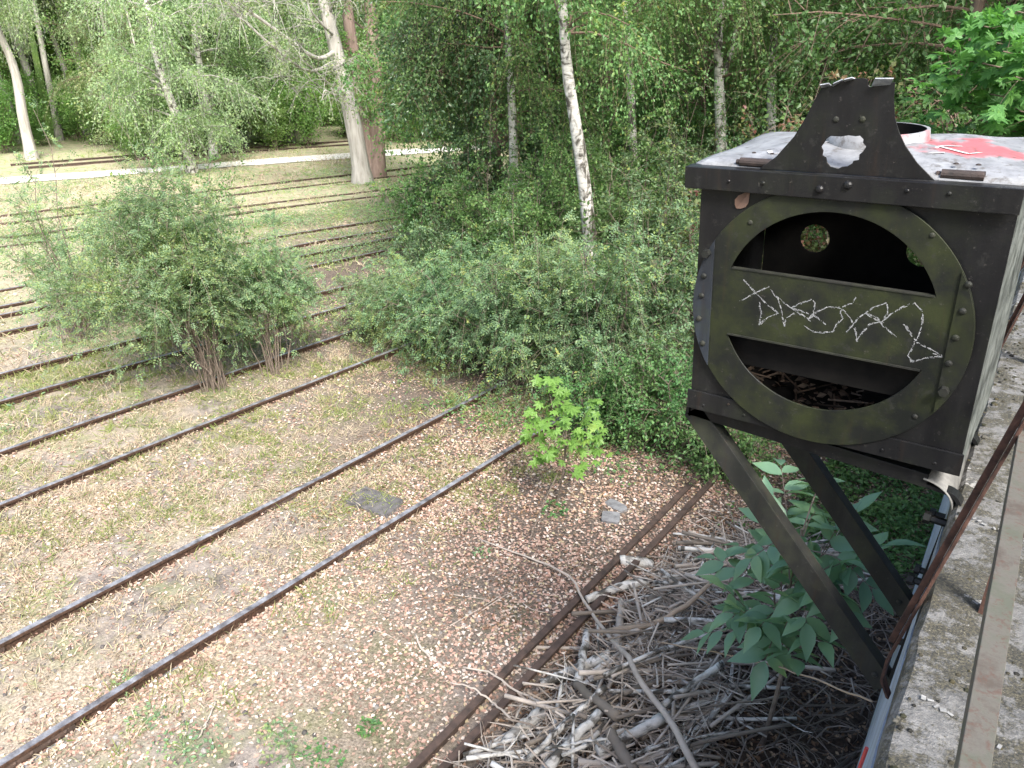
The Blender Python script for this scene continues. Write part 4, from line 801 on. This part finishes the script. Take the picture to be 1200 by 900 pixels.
# walnut-like sapling beside the brush pile
wp = np.array([-1.12, 4.4, 0]); root = thing('walnut_sapling', 'sapling with large smooth pinnate leaves growing behind the bracket struts', 'sapling', wp); tb, lb = MB(), MB()
top = at_y(940, 620, 4.35); tb.tube(interp_poly([wp, wp*.4+top*.6+np.array([.08, 0, 0]), top], 10), np.linspace(.022, .010, 10), 7)
for u, v, Y in ((838, 655, 4.4), (826, 742, 4.3), (868, 715, 4.0), (896, 775, 3.9), (930, 772, 3.85), (962, 752, 3.9), (998, 735, 4.0), (1022, 690, 4.25), (1036, 640, 4.5), (1005, 600, 4.8), (965, 560, 5.0), (900, 590, 4.8), (865, 640, 4.6), (905, 690, 4.0), (955, 690, 4.0), (985, 660, 4.2), (880, 655, 4.1), (860, 720, 4.1), (890, 735, 3.95), (945, 730, 3.9), (975, 700, 4.0), (1010, 655, 4.3), (935, 660, 4.1), (915, 620, 4.5), (955, 600, 4.7), (935, 640, 4.2), (915, 545, 5.2), (980, 620, 4.6), (850, 690, 4.1), (925, 725, 3.85)):
    e = at_y(u, v, Y); f = rng.uniform(.55, 1); s0 = wp*(1-f)+top*f; dxy = nrm(e-s0); L = interp_poly([s0, (s0+e)/2+np.array([0, 0, .10]), e], 10); tb.tubes(L[None], np.linspace(.006, .0025, 10)[None], 4)
    tn = nrm(L[-1]-L[5]); up = np.array([0, 0, 1.]); sd = nrm(np.cross(tn, up)); nn_ = np.cross(sd, tn); BB, AA, LL = [], [], []
    for q, t in enumerate((.52, .72, .9)):
        for sg in (-1, 1): BB.append(curve_pts(L, np.array([t+rng.normal()*.02]))[0]); AA.append(nrm(sd*sg+tn*.55+rng.normal(size=3)*.12-up*.12)); LL.append(rng.uniform(.17, .24))
    BB.append(L[-1]); AA.append(nrm(tn-up*.15)); LL.append(rng.uniform(.18, .24)); k = len(BB)
    leaf_fine(lb, np.array(BB), np.array(AA), np.repeat(nn_[None], k, 0)+rng.normal(size=(k, 3))*.15, np.array(LL), np.array(LL)*.46, .22)
tb.build('stem', BARK_STEM, root, False, wp); lb.build('leaves', L_WALNUT, root, True, wp)
# ground cover
def cover(name, label, cat, area, n, leafm, size, hmax, cl=1.2, thr=-.1, mode='quad'):
    x = rng.uniform(area[0], area[1], n); y = rng.uniform(area[2], area[3], n); keep = fn(x*cl, y*cl, 1.7)+rng.normal(size=n)*.12 > thr; x, y = x[keep], y[keep]; m = len(x)
    z = gh(x, y)+rng.uniform(.02, 1, m)*hmax*np.clip(.4+fn(x*cl, y*cl, 1.7)*.6, .15, 1)
    mb = MB(); B = np.stack([x, y, z], 1); leaf_quads(mb, B, nrm(rng.normal(size=(m, 3))*np.array([1, 1, .35])), nrm(rng.normal(size=(m, 3))*.5+np.array([0, 0, 1])), size*rng.uniform(.6, 1.3, m), size*.62*rng.uniform(.7, 1.2, m))
    return tag(mb.build(name, leafm), label, cat, kind='stuff')
cover('ground_ivy', 'low green ground cover between the ramp wall and the branch heap', 'ground cover', (-2.3, -.55, 4.9, 11), 13000, L_IVY, .075, .42, thr=-.5)
cover('thicket_herbs', 'low herbs growing on the floor of the thicket', 'herbs', (-9, -.8, 7.6, 14), 15000, L_IVY, .06, .35, thr=.12)
cover('low_weeds', 'patch of low pale green weeds over the half buried tracks', 'weeds', (-21.5, -15.5, 12, 22), 26000, L_ROSE, .065, .38, cl=.5, thr=.02)
cover('far_weeds', 'thin pale green weeds scattered over the far tracks', 'weeds', (-34, -13, 2, 24), 30000, L_ROSE, .07, .16, cl=.6, thr=.22)
cover('wall_herbs', 'sparse green herbs at the foot of the ramp wall', 'herbs', (-1.55, -.5, 2.2, 5.8), 4600, L_IVY, .065, .55, thr=-.1)
# small weeds by the near rails
def weed(label, pos, r, h, n, size, lm):
    z = gh(pos[0], pos[1]); a = rng.uniform(0, 6.28, n); q = np.sqrt(rng.random(n))*r; B = np.stack([pos[0]+q*np.cos(a), pos[1]+q*np.sin(a), z+rng.uniform(.02, 1, n)*h*(1.1-q/r)], 1)
    base = np.array([pos[0], pos[1], z]); root = thing('weed_plant', label, 'weed', base, 'weeds by the near rails'); mb = MB(); leaf_quads(mb, B, nrm(rng.normal(size=(n, 3))*np.array([1, 1, .3])), nrm(rng.normal(size=(n, 3))*.4+np.array([0, 0, 1])), size*rng.uniform(.6, 1.2, n), size*.6*rng.uniform(.7, 1.2, n)); mb.build('leaves', lm, root, False, base)
    mb = MB(); k = max(3, n//5); mb.tubes(np.stack([np.repeat(base[None], k, 0), B[:k]], 1), np.full((k, 2), .002), 3); mb.build('stems', lm, root, False, base)
for uv, r, h, n, s_, lab in (((150, 808), .14, .22, 60, .05, 'green weed growing against the near side of the nearest rail'), ((170, 845), .18, .15, 60, .05, 'weed a step from the nearest rail, the taller of a loose pair'), ((215, 878), .32, .16, 130, .045, 'spreading patch of blue green weeds at the lower border of the clearing'), ((325, 860), .16, .14, 60, .05, 'weed tuft between the nearest rail and the paired rails'), ((340, 885), .25, .12, 90, .045, 'sprawling weed before the paired rails'),
    ((432, 852), .10, .12, 45, .055, 'dark green weed close to the paired rails'), ((375, 888), .2, .1, 60, .05, 'flat weed on dark soil beside the paired rails'), ((390, 712), .07, .08, 25, .045, 'tiny weed alone in the dry leaves right of the nearest rail'), ((650, 600), .18, .2, 60, .06, 'green seedling at the foot of the maple sapling'), ((8, 508), .14, .18, 60, .05, 'bright green tuft at the edge beside the straight track'), ((565, 650), .12, .1, 30, .05, 'thin weed in the fallen leaves near the paired rails')):
    weed(lab, at(*uv, 0), r, h, n, s_, L_IVY if 'dark' in lab or 'foot' in lab else L_ROSE)
# ------------------------------------------------------------------ litter, grass, stones
def scatter(n, area, thr=-9, noise=1.4):
    x = rng.uniform(area[0], area[1], n); y = rng.uniform(area[2], area[3], n); k = fn(x, y, noise)+rng.normal(size=n)*.35 > thr; return x[k], y[k]
mb = MB()
for n, ar, s_, thr in ((46000, (-9.4, -.3, .4, 10.5), .044, .02), (26000, (-7, -.3, 5.5, 12.5), .048, -.4), (14000, (-6.4, -3.1, .6, 6.2), .043, -.3), (30000, (-14.5, -9, .5, 13), .048, .12), (20000, (-30, -13, 2, 24), .07, .2)):
    x, y = scatter(n, ar, thr); m = len(x); B = np.stack([x, y, gh(x, y)+rng.uniform(.006, .022, m)], 1)
    L = s_*rng.uniform(.5, 1.25, m); leaf_quads(mb, B, nrm(rng.normal(size=(m, 3))*np.array([1, 1, .16])), nrm(rng.normal(size=(m, 3))*.32+np.array([0, 0, 1])), L, L*rng.uniform(.5, .85, m), rng.uniform(-.25, .3, m)[:, None])
for xr_, n in ((-7.41, 2600), (-5.94, 3000), (-10.0, 1500), (-11.43, 1200), (-3.25, 900)):   # drifts along the rails
    y = rng.uniform(.3, 9.5, n); sd = rng.choice([-1, 1], n)*(.045+np.abs(rng.normal(size=n))*.07); k = fn(y*1.3, sd*0+xr_, 2.)+rng.normal(size=n)*.4 > -.2; y, sd = y[k], sd[k]; m = len(y)
    B = np.stack([xr_+sd, y, gh(xr_+sd, y)+.01+np.clip(.07-np.abs(sd)*.6, 0, .05)*rng.random(m)], 1); L = .045*rng.uniform(.5, 1.25, m)
    leaf_quads(mb, B, nrm(rng.normal(size=(m, 3))*np.array([1, 1, .3])), nrm(rng.normal(size=(m, 3))*.5+np.array([0, 0, 1])), L, L*rng.uniform(.5, .85, m), rng.uniform(-.25, .3, m)[:, None])
tag(mb.build('fallen_leaves', LITTER), 'dry tan and pinkish fallen leaves strewn over the track bed', 'fallen leaves', kind='stuff')
mb = MB(); x, y = scatter(26000, (-8, -.4, 4.5, 13), -.1, 2.1); m = len(x); B = np.stack([x, y, gh(x, y)+rng.uniform(.004, .016, m)], 1); L = .05*rng.uniform(.5, 1.2, m)
leaf_quads(mb, B, nrm(rng.normal(size=(m, 3))*np.array([1, 1, .16])), nrm(rng.normal(size=(m, 3))*.35+np.array([0, 0, 1])), L, L*.6); tag(mb.build('brown_leaves', BROWNLITTER), 'brown rotting leaves on the floor under the thicket', 'fallen leaves', kind='stuff')
def grass(name, label, mat, n, area, thr, hgt, per, wd=.004, noise=1.1, spread=.05):
    x, y = scatter(n, area, thr, noise); m = len(x); x = np.repeat(x, per)+rng.normal(size=m*per)*spread; y = np.repeat(y, per)+rng.normal(size=m*per)*spread; m = len(x)
    b = np.stack([x, y, gh(x, y)-.01], 1); d = nrm(rng.normal(size=(m, 3))*np.array([.75, .75, .2])+np.array([0, 0, .75])); h = hgt*rng.uniform(.4, 1.3, m)[:, None]; sd = nrm(np.cross(d, rnd_unit(m)))*wd
    tip = b+d*h+np.array([0, 0, -1])*h*.15; mid = b+d*h*.55; V = np.stack([b-sd, b+sd, mid+sd*.8, tip, mid-sd*.8], 1).reshape(-1, 3); mb = MB(); mb.add(V, (np.arange(m)*5)[:, None]+np.arange(5)[None])
    return tag(mb.build(name, mat), label, 'grass', kind='stuff')
grass('dry_grass', 'short dry straw coloured grass between the near rails', STRAW, 3600, (-13, -5.2, .5, 9.0), .10, .14, 18, .0042, 1.3)
grass('green_grass', 'thin fresh grass patches between the near tracks', GREENGRASS, 3600, (-14.5, -5, .8, 10), .24, .16, 20, .0042, .9, .07)
grass('far_dry_grass', 'dry pale grass over the far tracks', STRAW, 4200, (-36, -12, -2, 26), -.05, .20, 12, .009, .8, .18)
grass('far_green_grass', 'pale green grass along the far path', GREENGRASS, 3000, (-42, -12, -2, 27), .05, .20, 12, .010, .5, .2)
mb = MB(); x, y = scatter(2600, (-9.2, -.6, .5, 9), .15, 1.9)
for a, b_ in zip(x, y): mb.dome((a, b_, gh(a, b_)-.003), (rng.normal()*.3, rng.normal()*.3, 1), rng.uniform(.008, .03), rng.uniform(.5, 1.), 5)
tag(mb.build('ballast', STONE), 'small dark ballast stones among the leaves', 'ballast', kind='stuff')
# slabs and plate
def slab(name, label, cat, uv, sx, sy, sz, rz, mat, tilt=.08, pw=.35):
    p = at(*uv, .02); mb = MB(); n = 12; q = np.array([[np.sign(math.cos(a))*abs(math.cos(a))**pw*sx/2, np.sign(math.sin(a))*abs(math.sin(a))**pw*sy/2] for a in np.linspace(.2, 2*PI+.2, n, endpoint=False)])*rng.uniform(.92, 1.04, (n, 1))
    R = np.array(Matrix.Rotation(rz, 3, 'Z')@Matrix.Rotation(tilt, 3, 'X')); V = np.concatenate([np.c_[q, np.full(n, -sz/2)], np.c_[q*.96, np.full(n, sz/2)]])@R.T
    mb.add(V, [[i, (i+1) % n, n+(i+1) % n, n+i] for i in range(n)]); mb.F.append(np.array([list(range(n, 2*n))])); o = mb.build(name, mat, None, bevel=.004); o.location = (p[0], p[1], gh(p[0], p[1])+sz*.3); tag(o, label, cat)
slab('slate_slab', 'grey broken slab lying in dry leaves above the paired rails', 'slab', (716, 609), .24, .20, .07, .5, SLATE, .15)
slab('flat_stone', 'flat dark stone just behind the grey broken slab', 'stone', (722, 594), .30, .16, .04, -.2, SLATE)
slab('bitumen_plate', 'flat dark plate half covered by grit between the two nearest rails', 'plate', (440, 588), .70, .42, .05, .12, PLATEM, .02, .12)
# ------------------------------------------------------------------ heap of branches
def mh(x, y):
    a = np.clip((x+3.15)/1.3, 0, 1); b = np.clip((y-1.2)/1.2, 0, 1)*np.clip((8.0-y)/1.6, 0, 1); c = np.clip((-.35-x)/.25, 0, 1)
    return .78*a*a*(3-2*a)*b*(.75+.25*c)+.05*fn(x, y, 3.)*a*b
def heap_pt(u, v, lift=0.):
    z = .3
    for _ in range(8): p = at(u, v, z); z = float(mh(p[0], p[1]))+.03+lift
    return at(u, v, z)
mb = MB(); gx, gy = np.meshgrid(np.arange(-3.1, -.3, .07), np.arange(1.2, 8.0, .07), indexing='ij'); gz = gh(gx, gy)*.5+mh(gx, gy)*.72-.02; n2 = gx.shape[1]; i, j = np.meshgrid(np.arange(gx.shape[0]-1), np.arange(n2-1), indexing='ij'); q = (i*n2+j).ravel()
mb.add(np.stack([gx, gy, gz+rng.normal(size=gx.shape)*.02], -1).reshape(-1, 3), np.stack([q, q+n2, q+n2+1, q+1], 1))
tag(mb.build('heap_soil', simple('dark_leaf_mould', (.035, .026, .02), (.11, .08, .06), 30, .95, .6)), 'dark mould and bark crumbs under the heap of branches', 'mould', kind='stuff')
mb = MB(); n = 9000; x = rng.uniform(-3.1, -.35, n); y = rng.uniform(1.3, 8., n); B = np.stack([x, y, mh(x, y)*.78+gh(x, y)*.5+.01], 1); L = .045*rng.uniform(.5, 1.3, n)
leaf_quads(mb, B, nrm(rng.normal(size=(n, 3))*np.array([1, 1, .3])), nrm(rng.normal(size=(n, 3))*.4+np.array([0, 0, 1])), L, L*.62); tag(mb.build('heap_leaves', BROWNLITTER), 'brown dead leaves caught between the piled branches', 'fallen leaves', kind='stuff')
for nm_, x0_, x1_, n, mt_, lb_ in (('twig_heap', -3.0, -1.35, 2500, W_TWIG, 'tangle of thin pale dead twigs heaped beside the paired rails'), ('dark_twigs', -1.6, -.45, 1100, W_DTWIG, 'dark thin twigs strewn between the branch heap and the ramp wall')):
  x = rng.uniform(x0_, x1_, n); y = rng.uniform(1.4, 8.1, n); keep = rng.random(n) < np.clip(.35+mh(x, y)*1.4, 0, 1); x, y = x[keep], y[keep]; n = len(x); L = rng.uniform(.12, .75, n)[:, None]
  az = rng.normal(size=n)*.9+.55; d = np.stack([np.cos(az), np.sin(az), rng.normal(size=n)*.22], 1); c = np.stack([x, y, mh(x, y)*rng.uniform(.65, 1.08, n)+.02], 1); k = rng.normal(size=(n, 3))*.06
  P = np.stack([c-d*L*.5+k*.6, c-d*L*.17-k*.4, c+d*L*.17, c+d*L*.5+k], 1); P[:, :, 2] = np.maximum(P[:, :, 2], .012); P[:, :, 0] = np.minimum(P[:, :, 0], ex(P[:, :, 1])-.14)
  mb = MB(); r = rng.uniform(.003, .010, n)[:, None]; mb.tubes(P, r*np.array([[1, .9, .8, .45]]), 4); tag(mb.build(nm_, mt_), lb_, 'twigs', kind='stuff')
def stick(label, pts, r0, r1, mat, name='dead_branch', cat='branch', group='branches on the heap', lifts=None, n=14, side=0):
    P = [heap_pt(u, v, 0 if lifts is None else lifts[k]) for k, (u, v) in enumerate(pts)]; Q = interp_poly(P, n); Q[1:-1] += rng.normal(size=(n-2, 3))*.004; m = Q.mean(0); mb = MB()
    R = np.linspace(r0, r1, n)*(1+rng.normal(size=n)*.05); mb.tube(Q, R, 9)
    for s_ in range(side):
        t = rng.uniform(.2, .9); b = curve_pts(Q, np.array([t]))[0]; L = limb(b, nrm(Q[-1]-Q[0])*.6*rng.choice([-1, 1])+rnd_unit(1)[0]*.7+np.array([0, 0, .2]), rng.uniform(.15, .4), 5, 0, .2); mb.tube(L, np.linspace(r1*.6, .002, 5), 5)
    return tag(mb.build(name, mat, None, True, None), label, cat, group)
SB, SG, SD, SN = BIRCH, W_GREY, W_DARK, W_TAN
stick('long grey branch with a forked tip reaching from the leaves across the heap', [(562, 632), (600, 646), (637, 660), (672, 675), (677, 692), (695, 721), (716, 750), (739, 770), (747, 796), (770, 822), (791, 848), (816, 902)], .008, .026, SG, lifts=[0, .02, .04, .08, .12, .14, .15, .16, .17, .18, .18, .18], n=30, side=2)
stick('short sawn white birch log at the top of the heap beside the paired rails', [(727, 657), (766, 660)], .058, .055, SB, 'birch_log', 'log', lifts=[.02, .02])
stick('birch log with a peeled brown half just below the sawn white log', [(687, 703), (720, 690), (759, 680)], .045, .05, SB, 'birch_log', 'log', lifts=[.05]*3)
stick('tan peeled branch rising in a curve across the heap top', [(712, 740), (750, 735), (785, 724), (814, 702), (844, 673)], .032, .018, SN, lifts=[.10, .12, .14, .16, .2], side=2)
stick('upright white stick with a cut end before the long grey branch', [(688, 740), (683, 770), (677, 799)], .034, .042, SB, lifts=[.16, .13, .10])
stick('thick dark damp limb lying across the middle of the heap', [(675, 802), (700, 822), (724, 840)], .034, .040, SD, lifts=[.12, .1, .1])
stick('clean white stick pointing at the walnut sapling', [(778, 826), (812, 800), (847, 777)], .022, .024, SB, lifts=[.12, .14, .16])
stick('stout white birch limb under the upright white stick', [(635, 802), (675, 785), (716, 767)], .045, .05, SB, 'birch_log', 'log', lifts=[.04, .05, .06])
stick('long straight white pole on the lower slope of the heap', [(617, 892), (665, 845), (710, 805)], .022, .026, SB, lifts=[.10, .10, .12])
stick('pale pole lying parallel and below the long straight white pole', [(643, 899), (672, 865), (702, 835)], .036, .034, SB, lifts=[.08]*3)
stick('thick white birch log at the bottom tip of the heap', [(585, 880), (610, 855), (637, 834)], .06, .055, SB, 'birch_log', 'log', lifts=[.02]*3)
stick('mossy thick limb with its end cut off at the lower border', [(714, 858), (728, 880), (742, 905)], .040, .046, SD, lifts=[.06]*3)
stick('pale bent twig lying over the paired rails, upper one', [(543, 782), (575, 786), (600, 808), (626, 819), (660, 840)], .008, .013, SG, lifts=[.10, .12, .10, .08, .08], n=20)
stick('pale bent twig lying over the paired rails, lower one', [(528, 800), (555, 806), (580, 825), (602, 845)], .007, .011, SG, lifts=[.10, .12, .08, .06], n=20)
stick('grey vertical branch end between the tan branch and the dark limb', [(728, 704), (726, 735), (722, 760)], .036, .04, SG, lifts=[.06]*3)
stick('rough brown limb running under the tan peeled branch', [(735, 720), (770, 698), (804, 676)], .04, .036, SD, lifts=[.04]*3)
stick('thin white stick crossing the lower poles', [(640, 877), (675, 872), (712, 866)], .011, .009, SB, lifts=[.14]*3)
stick('mottled log half sunk below the thick dark limb', [(700, 880), (740, 862), (775, 842)], .042, .04, SB, 'birch_log', 'log', lifts=[.03]*3)
stick('thin curved twig near the lower border of the heap', [(740, 893), (770, 880), (798, 874)], .008, .006, SG, lifts=[.12]*3)
stick('crooked grey stick lying on the leaves before the paired rails', [(487, 743), (492, 758), (505, 771), (522, 783)], .008, .014, SG, lifts=[.0]*4, group=None)
stick('long thin pale shoot stretching from the heap to the foot of the bracket', [(770, 752), (830, 762), (900, 778), (960, 797), (1022, 822)], .006, .005, SN, lifts=[.2, .5, .9, 1.4, 1.9], n=24)
stick('slender leafless stick among fallen leaves left of the sapling', [(520, 690), (545, 678), (572, 668)], .006, .005, SD, lifts=[0]*3, group=None)
stick('thin dark stick lying beside the nearest rail by the weeds', [(232, 865), (245, 842), (253, 822)], .006, .008, SG, lifts=[0]*3, group=None)
n = 0
for it in range(270):                         # look-alike sticks of the heap
    x = rng.uniform(-3.05, -1.25); y = rng.uniform(1.6, 7.4)
    if rng.random() > .35+mh(x, y): continue
    az = rng.normal()*.55+1.0; L = rng.uniform(.4, 1.4); d = np.array([math.cos(az), math.sin(az), rng.normal()*.10])*L/2; c = np.array([x, y, float(mh(x, y))+rng.uniform(-.02, .07)])
    P = interp_poly([c-d, c+rng.normal(size=3)*.04, c+d], 9); P[:, 0] = np.minimum(P[:, 0], ex(P[:, 1])-.1); P[:, 2] = np.maximum(P[:, 2], .03); r = rng.uniform(.008, .026)**1.0; k = rng.random(); mb = MB(); mb.tube(P, np.linspace(r, r*.7, 9)*(1+rng.normal(size=9)*.07), 7)
    for q in range(rng.integers(0, 4)):
        b0 = P[rng.integers(2, 8)]; Lq = limb(b0, nrm(P[-1]-P[0])*.8+rnd_unit(1)[0]*.6, rng.uniform(.1, .35), 5, 0, .2); mb.tube(Lq, np.linspace(r*.5, .002, 5), 5)
    ty = ('white barked stick lying in the branch heap', SB, 'white sticks in the heap') if k < .42 else ('grey weathered stick lying in the branch heap', SG, 'grey sticks in the heap') if k < .82 else ('dark brown stick lying in the branch heap', SD, 'dark sticks in the heap')
    tag(mb.build('dead_stick', ty[1], None, True), ty[0], 'stick', ty[2]); n += 1
for k in range(16):                           # sticks lying about on the ground
    uv = (rng.uniform(180, 780), rng.uniform(560, 890)); p = at(*uv, .02)
    if p[0] > -3.6 and p[1] < 7.5: continue
    az = rng.uniform(0, 3.1); L = rng.uniform(.12, .4); d = np.array([math.cos(az), math.sin(az), 0])*L; mb = MB(); P = interp_poly([p-d, p+rng.normal(size=3)*.02, p+d], 8); P[:, 2] = gh(P[:, 0], P[:, 1])+.015; mb.tube(P, np.linspace(.006, .003, 8), 5)
    tag(mb.build('fallen_twig', W_GREY if k % 2 else W_DARK, None, True), 'short dry twig lying among the fallen leaves of the track bed', 'twig', 'twigs on the track bed')
